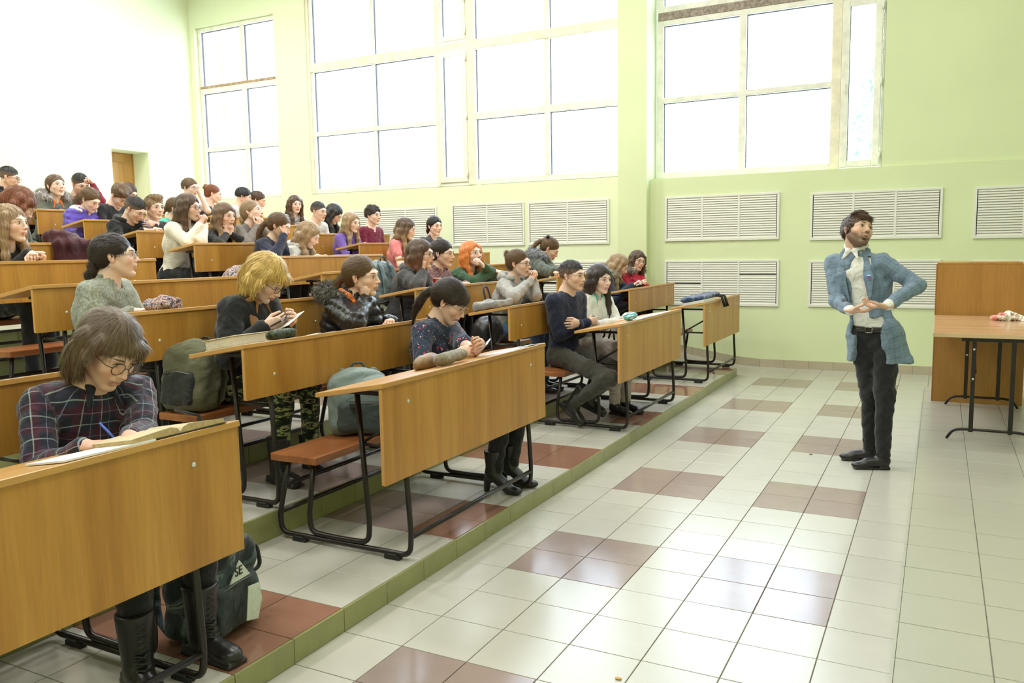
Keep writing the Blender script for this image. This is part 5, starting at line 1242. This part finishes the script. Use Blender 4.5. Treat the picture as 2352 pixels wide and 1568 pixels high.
def dress_lecturer(p):
    base, O, P, C, N0, f, side, fc, tv = p['o'], p['O'], p['P'], p['C'], p['N'], p['f'], p['side'], p['fc'], p['tv']; up = np.array([0, 0, 1.]); Rm = np.stack([fc, side, tv], 1)
    def torso(G, g, down=.02):
        G.cone(P - up * down, C, .118 + g, .126 + g, .04, (fc, .78)); G.cone(P + side * .05, P - side * .05, .105 + g, None, .04, (fc, .84))
        G.cone(C - side * .075, C + side * .075, .103 + g, None, .05, (fc, .86)); G.cone(C * .45 + N0 * .55 - side * .10, C * .45 + N0 * .55 + side * .10, .072 + g, None, .05)
        G.cone(p['Sh'][1] - side * .02, p['Sh'][-1] + side * .02, .048 + g, None, .04)
    S = SDF(.008); torso(S, .004); S.cone(N0 - tv * .11, N0 + up * .045, .112, .068, .03); S.disp.append(lambda q: wob(q * np.array([1, 1, .5]), .035, .0022, 2))
    S.box(P - up * .24, (.5, .5, .29), None, .01, .01, True)
    S.cone(N0 + up * .03, N0 + up * .2, .056, .08, .006, None, True); S.ell(N0 + fc * .075 + up * .045, (.022, .013, .035), k=.006, sub=True)
    for s in (1, -1):
        Sh, E_, W = p['arm'][s][:3]; u = nrm(W - E_); S.cone(W - u * .05, W + u * .004, .036, .035, .01)
    v, q = S.mesh(); sh = link('shirt', np_mesh('shirt', v - O, q), shirtm, base)
    cm = SDF(.005)
    for s in (-1, 1):
        pts = [N0 - f * .062 + up * .085, N0 + side * s * .070 + up * .070, N0 + fc * .080 + side * s * .022 + up * .040]
        cm.cone(pts[0], pts[1], .016, .018, .006).cone(pts[1], pts[2], .018, .016, .006).cone(pts[2], pts[2] - up * .050 + side * s * .030 + fc * .022, .022, .008, .006, (fc, .4))
    v, q = cm.mesh(); link('collar', np_mesh('collar', v - O, q), shirtm, sh)
    b = MB()
    for k in range(6):
        c = N0 + fc * (.118 + .002 * k) - tv * (.07 + .075 * k) - O; b.sphere(c, .006, (1, 1, 1), 8)
    b.build('shirt_buttons', plain('pearl_button', (.7, .7, .66), .3), sh)
    G = SDF(.0085); torso(G, .019); G.cone(P + side * .055, P - side * .055, .138, None, .04, (fc, .95)); G.cone(P - up * .02, P - up * .20, .172, .188, .05, (fc, .82)); G.cone(P - up * .02 + side * .10, P - up * .16 + side * .20 - f * .03, .075, .055, .05)
    for s in (1, -1):
        Sh, E_, W = p['arm'][s][:3]; u = nrm(W - E_); G.cone(Sh, E_, .064, .054, .03); G.cone(E_, W - u * .035, .052, .042, .02)
    G.cone(N0 - tv * .06, N0 + up * .0, .105, .088, .03); G.disp.append(lambda q_: wob(q_, .06, .005, 5)); G.disp.append(lambda q_: wob(q_ * np.array([1, 1, 2.]), .025, .0022, 6))
    c = C + fc * .15 - tv * .02
    G.box(c - tv * .05, (.13, .062, .26), Rm, .03, .012, True); G.box(P + f * .16 - up * .02, (.13, .085, .14), Rm, .03, .012, True); G.ell(P + f * .15 - up * .20, (.14, .13, .17), Rm, .02, True)
    G.cone(N0 - up * .03, N0 + up * .2, .070, .10, .008, None, True); G.cone(P + up * .05, P - up * .40, .100, .135, .012, (fc, .80), True); G.box(P - up * .42 + side * .0, (.5, .5, .24), None, .02, .012, True)
    v, q = G.mesh(); bme = np_mesh('blazer', v - O, q); puv(bme, v - O, p, O); jo = link('blazer', bme, jk, base)
    for s in (-1, 1):
        lp = SDF(.006); a = N0 + side * s * .072 + fc * .045 + up * .02; m_ = C + side * s * .098 + fc * .125 + tv * .06; e_ = C + side * s * .070 + fc * .142 - tv * .12
        lp.cone(a, m_, .024, .036, .01, (fc, .25)).cone(m_, e_, .036, .008, .01, (fc, .25)); lp.cone(N0 - f * .07 + up * .045, N0 + side * s * .078 + up * .030, .022, .024, .02)
        v, q = lp.mesh(); lme = np_mesh('lapel', v - O, q); puv(lme, v - O, p, O); link('lapel', lme, jk, jo)
    pc = C + side * .112 + fc * .152 + tv * .075 - O; Rq = Matrix([list(r) for r in Rm.tolist()])
    for k, cc in enumerate(((.8, .8, .8), (.05, .1, .5), (.6, .05, .06))):
        cc_ = pc - tv * .008 * (k - 1); MB().box(cc_ - np.array([.003, .012, .0038]), cc_ + np.array([.003, .012, .0038]), .0008, Rq).build('lapel_pin', plain('pin_%d' % k, cc, .3), jo)
    bl = MB(); bc = P + up * .062 - O; n = 28; pts = [bc + fc * math.cos(a) * .110 + side * math.sin(a) * .158 for a in np.linspace(0, 2 * PI, n, endpoint=False)]
    for dz_ in (-.011, 0, .011): bl.tube([q_ + up * dz_ for q_ in pts], .0085, 6, closed=True)
    bo = bl.build('belt', plain('belt_leather', (.02, .017, .015), .35), base)
    bb = MB(); cc = bc + fc * .122; 
    pts = [cc + side * a + up * b_ for a, b_ in ((-.024, -.019), (.024, -.019), (.024, .019), (-.024, .019))]; bb.tube(pts, .0035, 6, closed=True); bb.build('buckle', plain('chrome', (.8, .8, .8), .15, 1), bo)
dress_lecturer(L_)

# ------------------------------------------------------------------ extra garment details
def detail(key, name, pts, r, mat, flat=None, vox=.006, parent=None):
    p = PE[key]; sd = SDF(vox); sd.chain([np.array(q, float) for q in pts], r, .006, flat); v, q = sd.mesh(); return link(name, np_mesh(name, v - p['O'], q), mat, parent or p['top'] or p['o'])
def front(key, a, b, c, fd=0.0):
    p = PE[key]; return p['C'] + p['fc'] * (.15 + fd) + p['side'] * a + p['tv'] * b + p['fc'] * c
p = PE['blonde']
for s in (-1, 1): detail('blonde', 'leather_front', [p['N'] + p['side'] * s * .085 + p['fc'] * .045 + p['tv'] * .0, front('blonde', s * .075, .06, -.012), front('blonde', s * .072, -.10, -.018), front('blonde', s * .07, -.22, -.03)], [.030, .034, .032, .03], tan, (p['fc'], .5))
b = MB(); c0 = front('blonde', -.03, .07, -.005) - p['O']; c1 = front('blonde', .045, -.09, -.005) - p['O']; w_ = p['side'] * .016 + p['tv'] * .008
b.quad([c0 - w_, c0 + w_, c1 + w_, c1 - w_]); st_ = b.build('yellow_stripe', F_('lemon_print', (.75, .72, .05)), p['top']); sm = st_.modifiers.new('t', 'SOLIDIFY'); sm.thickness = .008
p = PE['puffer']
detail('puffer', 'orange_lining', [p['N'] - p['side'] * .055 - p['f'] * .07 + np.array([0, 0, .06]), p['N'] - p['side'] * .095 + p['fc'] * .01 + np.array([0, 0, .02]), p['N'] - p['side'] * .09 + p['fc'] * .10 - np.array([0, 0, .05]), front('puffer', -.06, -.02, .035)], [.026, .040, .036, .018], orange)
detail('puffer', 'snap_buttons', [p['N'] - p['side'] * .17 + p['fc'] * .09 + np.array([0, 0, -.03])] * 2, [.010, .010], plain('chrome_snap', (.8, .8, .78), .2, 1))
p = PE['floral']
detail('floral', 'lanyard', [p['N'] - p['side'] * .065 - p['f'] * .03 + np.array([0, 0, .045]), p['N'] - p['side'] * .072 + p['fc'] * .045 + np.array([0, 0, .0]), front('floral', -.035, .02, .0), front('floral', -.005, -.12, -.01)], [.0055] * 4, plain('black_cord', (.015, .015, .015), .6), None, .004)
p = PE['parka3']
for s in (-1, 1): detail('parka3', 'hair_bow', [p['T']((-.10, 0, .085)), p['T']((-.09, s * .05, .105))], [.008, .024], F_('black_ribbon', (.01, .01, .012)), None, .006)
def text(name, body, size, loc, Rm, mat, parent, O):
    c = bpy.data.curves.new(name, 'FONT'); c.body = body; c.size = size; c.extrude = .0012; c.align_x = 'CENTER'; c.align_y = 'CENTER'; c.materials.append(mat)
    tmp = bpy.data.objects.new(name, c); COL.objects.link(tmp); me = bpy.data.meshes.new_from_object(tmp); bpy.data.objects.remove(tmp)
    o = bpy.data.objects.new(name, me); COL.objects.link(o); o.parent = parent
    M = Matrix([list(map(float, r)) for r in Rm.tolist()]).to_4x4(); M.translation = Vector(np.asarray(loc) - O); o.matrix_local = M; return o
p = PE['hood86']; Rt = np.stack([-(-p['side']), p['tv'], p['fc']], 1); Rt[:, 0] = np.cross(Rt[:, 1], Rt[:, 2])
text('numerals', '86', .13, p['C'] + p['fc'] * .158 - p['side'] * .055 - p['tv'] * .03, Rt, F_('pale_print', (.6, .58, .55)), p['top'], p['O'])

# ------------------------------------------------------------------ things on desks, benches and floor
def on_desk(n, px, py):
    d = CF + (px - 1176) / FPX * CR - (py - 784) / FPX * CU; x0 = Xr(n); a = zrow(n) + .8925 - .0185 * .174
    t = (a + .174 * (CAMP[0] - x0) - CAMP[2]) / (d[2] - .174 * d[0]); return CAMP + t * d
def clampd(n, px, py, hw, hl=.0, fx=None):
    c = on_desk(n, px, py); c[0] = min(max(c[0] if fx is None else Xr(n) + fx, Xr(n) - .355 + hw), Xr(n) + .012 - hw); c[1] = at(px, py, c[0])[1]
    yc = min((abs(q[1] - c[1]), q[1]) for q in DESKS if q[0] == n)[1]; c[1] = min(max(c[1], yc - HL + hl), yc + HL - hl); c[2] = dz(n, c[0] - Xr(n)); return c
def on_z(px, py, z):
    d = CF + (px - 1176) / FPX * CR - (py - 784) / FPX * CU; return CAMP + (z - CAMP[2]) / d[2] * d
M_PAPER = plain('paper', (.82, .82, .80), .7); M_PAGES = plain('yellowed_pages', (.50, .36, .17), .8, noise=.15, nscale=60)
def sheet(n, px, py, w_, l_, rz, label, cat='paper', mat=None, th=.0015, lift=.001, group=None):
    c = clampd(n, px, py, w_ / 2, l_ / 2); b = MB(); b.box((-w_ / 2, -l_ / 2, 0), (w_ / 2, l_ / 2, th)); o = b.build('paper_sheet' if cat == 'paper' else cat.replace(' ', '_'), mat or M_PAPER)
    o.location = Vector(c) + Vector((0, 0, lift)); o.rotation_euler = (0, -SLOPE, rz); return tag(o, label, cat, group)
def open_book(n, px, py, w_, l_, rz, label):
    c = clampd(n, px, py, w_ / 2, l_ / 2); t = empty('open_book', Vector(c) + Vector((0, 0, .002)), label, 'book'); t.rotation_euler = (0, -SLOPE, rz)
    prof = [(0, .008), (.012, .020), (.035, .027), (.07, .025), (l_ / 2, .016)]
    for s in (-1, 1):
        b = MB(); poly = [(s * .001, .003)] + [(s * y, z) for y, z in prof] + [(s * l_ / 2, .004)]; b.prism(poly, -w_ / 2, w_ / 2, 'x'); b.build('page_block', M_PAGES, t)
        b = MB(); P2 = [(s * y, z + .0008) for y, z in prof] + [(s * y, z) for y, z in reversed(prof)]; b.prism(P2, -w_ / 2, w_ / 2, 'x'); b.build('open_page', plain('cream_page', (.60, .50, .32), .8), t)
    MB().box((-w_ / 2 - .004, -l_ / 2 - .004, 0), (w_ / 2 + .004, l_ / 2 + .004, .003)).build('cover', plain('dark_cover', (.03, .03, .035), .5), t)
open_book(1, 372, 1020, .20, .36, -.03, 'thick open book with yellowed pages in front of the tartan shirt student')
sheet(1, 215, 1060, .20, .30, -.05, 'loose white notebook pages under the forearm of the tartan shirt student', 'notebook', M_PAPER, .006)
def stick(name, a, b_, r, mat, label, cat):
    a = np.array(a); b_ = np.array(b_); m = MB(); m.tube([Vector((0, 0, 0)), Vector(b_ - a)], [r, r], 8); o = m.build(name, mat); o.location = Vector(a); return tag(o, label, cat)
W = PE['plaid']['arm'][-1][2]; fd = PE['plaid']['arm'][-1][3]
stick('pen', W + fd * .115 + np.array([.0, .0, -.012]), W + fd * .05 + np.array([-.01, .01, .075]), .0042, plain('blue_plastic', (.06, .12, .55), .3), 'blue pen held by the student in the tartan shirt', 'pen')
p = PE['hood86']; W = p['arm'][-1][2]; fd = p['arm'][-1][3]
stick('pen', W + fd * .11 - np.array([0, 0, .012]), W + fd * .03 + np.array([-.02, -.02, .11]), .004, plain('blue_plastic', (.06, .12, .55), .3), 'blue pen held by the boy with numerals on his hoodie', 'pen')
# second row textbook, case, tablet and phone
c = clampd(2, 552, 797, .105, .14); t = empty('textbook', c + np.array([0, 0, .002]), 'thick textbook with worn pale page edges on the corner of a desk', 'book'); t.rotation_euler = (0, -SLOPE, -.02)
MB().box((-.10, -.14, .004), (.10, .14, .052), .003).build('page_block', plain('grey_page_edges', (.62, .60, .50), .8, noise=.1, nscale=90), t)
MB().box((-.105, -.145, 0), (.105, .145, .004), .001).box((-.105, -.145, .052), (.105, .145, .056), .001).build('cover', plain('cream_cover', (.66, .60, .45), .5), t)
MB().box((-.09, -.12, .056), (.09, .12, .0575), 0, Matrix.Rotation(.15, 3, 'Z')).build('loose_sheet', M_PAPER, t)
def lump(name, label, cat, c, size, mat, seed=0, rz=0, rx=0, vox=.009, amp=.010, sc=.05, flatten=True, strap=None):
    sd = SDF(vox); rs = np.random.RandomState(seed); sx, sy, sz = size
    sd.ell((0, 0, sz * .48), (sx * .5, sy * .5, sz * .5), k=.0)
    for i in range(5): sd.ell((rs.uniform(-.25, .25) * sx, rs.uniform(-.3, .3) * sy, sz * rs.uniform(.25, .6)), (sx * .3, sy * .28, sz * .36), k=.03)
    sd.box((0, 0, -.5), (2, 2, .5), None, .001, .004, True); sd.disp.append(lambda P: wob(P, sc, amp, seed)); sd.disp.append(lambda P: wob(P, sc * .45, amp * .4, seed + 2))
    v, q = sd.mesh(); v[:, 2] = np.maximum(v[:, 2], 0); o = link(name, np_mesh(name, v, q), mat); o.location = Vector(c); o.rotation_euler = (0, rx, rz); return tag(o, label, cat)
def case(name, label, cat, n, px, py, L, r, mat, rz=0, lift=0, fx=None):
    c = clampd(n, px, py, r, L / 2, fx); sd = SDF(.005); sd.cone((0, -L / 2 + r, r * .8), (0, L / 2 - r, r * .85), r, r * .9, .01, (np.array([0, 0, 1.]), .75)); sd.disp.append(lambda P: wob(P, .03, .003, 1)); v, q = sd.mesh(); v[:, 2] = np.maximum(v[:, 2], 0)
    t = empty(name, Vector(c) + Vector((0, 0, .001 + lift)), label, cat); t.rotation_euler = (0, -SLOPE, rz); link('pouch', np_mesh('pouch', v, q), mat, t)
    MB().tube([(0, -L / 2 + r, r * 1.5), (0, 0, r * 1.55), (0, L / 2 - r, r * 1.48)], .0022, 6).build('zip', plain('zip_grey', (.2, .2, .2), .4, .6), t); MB().box((-.004, -L / 2 + r - .012, r * 1.4), (.004, -L / 2 + r + .012, r * 1.4 + .004)).build('zip_pull', M_SCREW, t); return t
case('pencil_case', 'dark green camouflage pencil case beside the thick textbook', 'pencil case', 2, 648, 776, .22, .034, patchy('dark_camo', [(0, (.02, .03, .02)), (.5, (.07, .09, .04)), (.62, (.02, .025, .02))], 40), .05)
sheet(2, 716, 762, .07, .10, .4, 'crumpled white paper scrap right of the green pencil case', 'paper')
sheet(2, 752, 757, .05, .09, .1, 'folded note near the elbow of the black puffer jacket', 'paper')
p = PE['blonde']; a = p['arm'][1][2] + p['arm'][1][3] * .09
def slab(name, c, w_, l_, th, rot, mat, label, cat):
    b = MB(); b.box((-w_ / 2, -l_ / 2, -th / 2), (w_ / 2, l_ / 2, th / 2), .003); o = b.build(name, mat); o.location = Vector(c); o.rotation_euler = rot; return tag(o, label, cat)
M_PHONE = plain('phone_black_glass', (.015, .016, .02), .12); M_PHS = plain('phone_silver_back', (.45, .45, .48), .25, .7)
slab('phone', p['arm'][-1][2] + p['arm'][-1][3] * .10 + np.array([0, .0, .012]), .075, .15, .009, (.2, -.45, .3), M_PHONE, 'black phone in the hands of the blonde woman in row two', 'phone')
slab('white_card', tuple(at(662, 738, -1.36)), .12, .20, .004, (.35, -.35, .1), M_PAPER, 'white card held up before the blonde woman in camouflage trousers', 'card')
case('pencil_case', 'fuzzy grey brown pencil case on the desk of the floral blouse woman', 'pencil case', 1, 1040, 830, .30, .046, patchy('fuzzy_felt', [(0, (.10, .09, .07)), (.5, (.22, .19, .14)), (.8, (.34, .30, .22))], 90, 3, (1, 1, 1), .3, 'LINEAR'), .06, 0, -.10)
p = PE['floral']; slab('phone', p['arm'][1][2] + np.array([.07, -.02, .035]), .075, .155, .009, (.15, -.75, .25), M_PHS, 'silver backed phone held by the woman in the floral blouse', 'phone')
sheet(1, 1160, 815, .17, .30, .04, 'white papers under the hands of the woman in the floral blouse', 'paper'); sheet(1, 1212, 806, .13, .16, -.15, 'single sheet at the right end of the desk of the floral blouse woman', 'paper', None, .001, .004)
lump('handbag', 'small tan leather bag behind the fuzzy pencil case', 'bag', clampd(1, 985, 850, .12, .1, -.22), (.10, .22, .075), plain('tan_leather', (.24, .15, .07), .45, bmp=.2), 3, .1, -SLOPE, .006, .004)
case('pencil_case', 'turquoise and white striped pencil case on the desk of the white jacket', 'pencil case', 1, 1450, 742, .24, .042, patchy('turquoise_stripes', [(0, (.03, .25, .33)), (.46, (.65, .85, .82)), (.55, (.04, .36, .40))], 40, 0, (.3, .3, 2.5), 0), .1)
sheet(1, 1500, 735, .20, .50, .02, 'white papers spread beyond the turquoise pencil case', 'paper'); sheet(1, 1475, 748, .10, .30, .12, 'printed sheet under the turquoise pencil case', 'paper', plain('bluish_paper', (.6, .68, .85), .6), .001, .003)
# empty front desk: bag, book and coat
t = empty('shoulder_bag', Vector(clampd(1, 1612, 703, .15, .42)) + Vector((0, 0, .022)), 'folded navy blue bag with tassels on the empty front desk', 'bag'); t.rotation_euler = (0, -SLOPE, 0)
sd = SDF(.009); sd.cone((-.05, -.40, .035), (-.02, .42, .04), .075, .08, .02, (np.array([0, 0, 1.]), .5)).cone((.06, -.30, .03), (.05, .40, .035), .06, .06, .02, (np.array([0, 0, 1.]), .5)); sd.disp.append(lambda P: wob(P, .05, .010, 3)); v, q = sd.mesh(); v[:, 2] = np.maximum(v[:, 2], 0)
link('bag_body', np_mesh('bag', v, q), F_('navy_leather', (.035, .055, .13), .4), t); 
for y in (.20, .34): MB().tube([(.10, y, .03), (.175, y, .0), (.19, y + .01, -.12)], [.008, .014, .017], 8).build('tassel', plain('black_tassel', (.012, .012, .014), .8), t)
sheet(1, 1600, 712, .22, .45, 0, 'pale hardback book squeezed under the navy blue bag', 'book', plain('pale_hardback', (.72, .70, .60), .6), .028)
lump('jacket', 'shiny blue and black jacket heaped on the bench of the empty desk', 'jacket', (-1.03, 5.35, zrow(1) + .462), (.30, .75, .22), patchy('blue_black_shell', [(0, (.01, .01, .02)), (.48, (.015, .03, .25)), (.6, (.02, .015, .03))], 9, 2), 5, 0, 0, .012)
# backpacks
def backpack(label, c, w_, d_, h_, mat, dark, rz=0, tilt=0, seed=1, roll=0):
    t = empty('backpack', Vector(c), label, 'backpack'); t.rotation_euler = (roll, tilt, rz)
    sd = SDF(.009); sd.box((0, 0, h_ * .45), (d_ * .5, w_ * .5, h_ * .45), None, d_ * .30, .01); sd.ell((0, 0, h_ * .80), (d_ * .42, w_ * .42, h_ * .22), k=.05); sd.disp.append(lambda P: wob(P, .07, .010, seed)); sd.disp.append(lambda P: wob(P, .03, .003, seed + 1)); v, q = sd.mesh(); v[:, 2] = np.maximum(v[:, 2], .0)
    link('bag_body', np_mesh('bag', v, q), mat, t)
    sd = SDF(.008); sd.box((d_ * .46, 0, h_ * .30), (d_ * .16, w_ * .36, h_ * .24), None, .03, .01); sd.disp.append(lambda P: wob(P, .04, .006, seed + 3)); v, q = sd.mesh(); fp = link('front_pocket', np_mesh('pocket', v, q), dark, t)
    MB().tube([(d_ * .58, -w_ * .30, h_ * .50), (d_ * .62, 0, h_ * .53), (d_ * .58, w_ * .30, h_ * .50)], .003, 6).build('zip', plain('zip_grey', (.2, .2, .2), .4, .6), fp)
    for s in (-1, 1):
        sd = SDF(.007); y = s * w_ * .26; pts = [(-d_ * .45, y, h_ * .92), (-d_ * .62, y * 1.1, h_ * .80), (-d_ * .78, y * 1.25, h_ * .50), (-d_ * .70, y * 1.35, h_ * .20), (-d_ * .48, y * 1.4, h_ * .05)]
        sd.chain([np.array(p_) for p_ in pts], [.026, .028, .028, .022, .014], .01, (np.array([1., 0, 0]), .35)); v, q = sd.mesh(); link('shoulder_strap', np_mesh('strap', v, q), mat, t)
    MB().tube(arc_path([(-d_ * .40, -.04, h_ * .96), (-d_ * .44, -.03, h_ * 1.06), (-d_ * .44, .03, h_ * 1.06), (-d_ * .40, .04, h_ * .96)], .02), .007, 8).build('grab_handle', dark, t)
    return t
khaki = F_('khaki_canvas', (.13, .13, .075), .8, .5); c = at(418, 938, -1.86)
backpack('khaki canvas backpack with hanging straps on the second row bench', (-1.87, c[1] + .05, zrow(2) + .462), .30, .20, .40, khaki, F_('black_nylon', (.02, .022, .02), .6), -1.45, -.22, 2)
b = MB(); b.tube([(-1.80, c[1] - .10, zrow(2) + .50), (-1.66, c[1] - .06, zrow(2) + .47), (-1.64, c[1] - .05, zrow(2) + .36), (-1.65, c[1] - .03, zrow(2) + .27)], .009, 8); o = b.build('webbing', F_('black_nylon', (.02, .022, .02), .6)); o.name = 'loose_strap'; o.parent = bpy.data.objects['backpack']; o.matrix_parent_inverse = (Matrix.Translation(bpy.data.objects['backpack'].location) @ bpy.data.objects['backpack'].rotation_euler.to_matrix().to_4x4()).inverted()
gt = F_('grey_teal_nylon', (.20, .26, .255), .6, .2)
t = backpack('pale grey green backpack lying on the bench beside the floral blouse woman', (-1.02, -.42, zrow(1) + .462), .34, .22, .36, gt, F_('dark_teal_nylon', (.05, .07, .07), .6), -.9, .0, 6)
MB().box((.115, -.05, .17), (.185, .0, .20), .003).build('sewn_label', plain('black_label', (.02, .02, .02), .6), t)
cp = on_z(520, 1462, .1); cm_ = patchy('blue_grey_camouflage', [(0, (.015, .022, .025)), (.5, (.05, .08, .085)), (.6, (.16, .19, .19)), (.66, (.03, .04, .045))], 9, 3)
t = backpack('dark blue grey backpack with white lettering on the tiled step', (cp[0] - .10, cp[1] + .03, zrow(1)), .36, .22, .40, cm_, F_('dark_slate', (.03, .045, .05), .6), .15, .0, 8)
wl = F_('white_print', (.62, .68, .60), .7); Rb = np.stack([np.array([0, 1., 0]), np.array([0, 0, 1.]), np.array([1., 0, 0])], 1)
b = MB(); b.prism([(-.06, .06), (.06, .06), (.0, .135)], .121, .125, 'x'); b.build('triangle_patch', wl, t).location = (.03, -.02, .17)
text('lettering', 'SE', .05, np.array([.157, -.03, .265]), Rb, plain('black_print', (.02, .02, .02), .6), t, np.zeros(3))
b = MB(); b.prism([(-.05, 0), (.02, -.02), (.05, .05), (.04, .12), (-.03, .13)], .160, .163, 'x'); b.build('white_patch', wl, t).location = (.02, .02, .07)
b = MB(); b.tube(arc_path([(.02, .17, .28), (.04, .24, .27), (.05, .25, .17), (.02, .18, .15)], .03), .009, 8); b.build('side_loop', F_('black_nylon', (.02, .022, .02), .6), t)
c = at(880, 640, -2.78); backpack('blue grey backpack worn by the long-haired girl hiding her mouth', (c[0] - .02, c[1] + .02, zrow(3) + .72), .28, .16, .40, F_('blue_grey_nylon', (.14, .19, .20), .5), F_('dark_teal_nylon', (.05, .07, .07), .6), 3.14, .15, 9)
# bundles
pat = patchy('pink_navy_pattern', [(0, (.05, .06, .10)), (.44, (.50, .25, .22)), (.52, (.55, .50, .46)), (.6, (.06, .07, .12))], 24, 2, (1, 1, 1), 2)
c = clampd(3, 370, 706, .10, .1); lump('hat', 'pink and navy patterned hat bundle lying on the third row desk', 'hat', c, (.18, .20, .085), pat, 4, 0, -SLOPE, .007, .008, .03)
bc = F_('burgundy_wool', (.055, .010, .015), .9); cA = at(120, 560, Xr(6)); cB = at(195, 560, Xr(6)); Lc = cB[1] - cA[1]
sd = SDF(.009); n_ = 6
zt = zrow(6) + .8925
for k in range(n_):
    y = cA[1] + Lc * (k + .5) / n_; sd.cone((Xr(6) + .045, y, zt - .03), (Xr(6) + .060, y, zt - .26 + .02 * (k % 2)), .045, .05, .04, (np.array([1., 0, 0]), .5)); sd.cone((Xr(6) + .045, y, zt - .02), (Xr(6) - .10, y, zt + .035), .045, .04, .04)
sd.ell((Xr(6) - .05, cA[1] + Lc * .3, zt + .06), (.09, .10, .05), k=.04); sd.disp.append(lambda P: wob(P * np.array([1, 1.6, .5]), .05, .012, 3)); v, q = sd.mesh(); m_ = v.mean(0)
o = link('coat', np_mesh('coat', v - m_, q), bc); o.location = Vector(m_); tag(o, 'burgundy wool coat draped over the front of the sixth row desk', 'coat')
c = at(555, 640, Xr(5) - .45); lump('coat', 'floral grey and red coat bundled under the end of the fifth row desk', 'coat', (c[0], c[1], zrow(5) + .462), (.34, .42, .36), patchy('grey_red_floral', [(0, (.09, .09, .10)), (.46, (.42, .38, .38)), (.56, (.30, .05, .07)), (.62, (.12, .13, .15))], 22, 2), 7, 0, 0, .012)
c = at(1425, 700, Xr(2) - .62); lump('scarf', 'turquoise cloth heaped on the bench below the red jacket', 'cloth', (Xr(2) - .68, 5.15, zrow(2) + .462), (.26, .5, .22), teal, 8, 0, 0, .012)
# grey bag on desk 2C with looped handles
c = clampd(2, 1135, 715, .12, .19); t = empty('laptop_bag', Vector(c) + Vector((0, .0, .001)), 'flat grey bag with dark looped handles on the desk of the hoodie student', 'bag'); t.rotation_euler = (0, -SLOPE, .1)
sd = SDF(.007); sd.box((0, 0, .035), (.11, .18, .03), None, .02); sd.cone((-.08, -.15, .05), (-.09, .15, .06), .03, .03, .03); sd.disp.append(lambda P: wob(P, .06, .006, 3)); v, q = sd.mesh(); v[:, 2] = np.maximum(v[:, 2], 0); link('bag_body', np_mesh('bag', v, q), F_('mid_grey_felt', (.28, .27, .27)), t)
MB().tube(arc_path([(-.08, .05, .05), (-.09, .05, .20), (-.09, .15, .20), (-.08, .16, .05)], .05), .008, 8).build('handle', plain('dark_blue_strap', (.02, .025, .06), .6), t)
lump('handbag', 'black leather bag on the bench next to the hoodie student', 'bag', (Xr(2) - .55, 2.35, zrow(2) + .462), (.22, .40, .30), plain('black_leather', (.012, .012, .014), .4, bmp=.2), 9, 0, 0, .012, .006)
# red paper cup
c = clampd(3, 1005, 664, .05, .05); t = empty('paper_cup', Vector(c) + Vector((0, 0, .004)), 'red paper cup with a white rim on the third row desk', 'cup')
MB().lathe([(0, 0), (.030, 0), (.041, .095), (.041, .098), (.038, .098), (.029, .01), (0, .01)]).build('cup_body', plain('red_card', (.42, .04, .03), .5), t); MB().lathe([(.0405, .096), (.0425, .098), (.0405, .101), (.0385, .098), (.0405, .096)]).build('rim', M_PAPER, t)
sheet(3, 1098, 654, .10, .14, .1, 'small white card near the elbow of the orange-haired girl', 'paper')
sheet(7, 745, 531, .16, .22, .1, 'pale blue handout in front of the boy in the pale sweater', 'paper', plain('pale_blue_paper', (.55, .75, .85), .7))
sheet(5, 755, 585, .18, .26, .1, 'white exercise book in front of the girl in the pale hoodie', 'paper'); sheet(5, 790, 583, .12, .18, -.2, 'white sheet at the right of the pale hoodie', 'paper')
p = PE['fur2']; slab('phone', p['arm'][-1][2] + np.array([.09, 0, .03]), .07, .14, .009, (.1, -.4, .2), M_PHS, 'phone held by the girl with the beige fur hood', 'phone')
sheet(6, 585, 553, .16, .22, .0, 'white sheet before the person in the taupe blazer', 'paper')
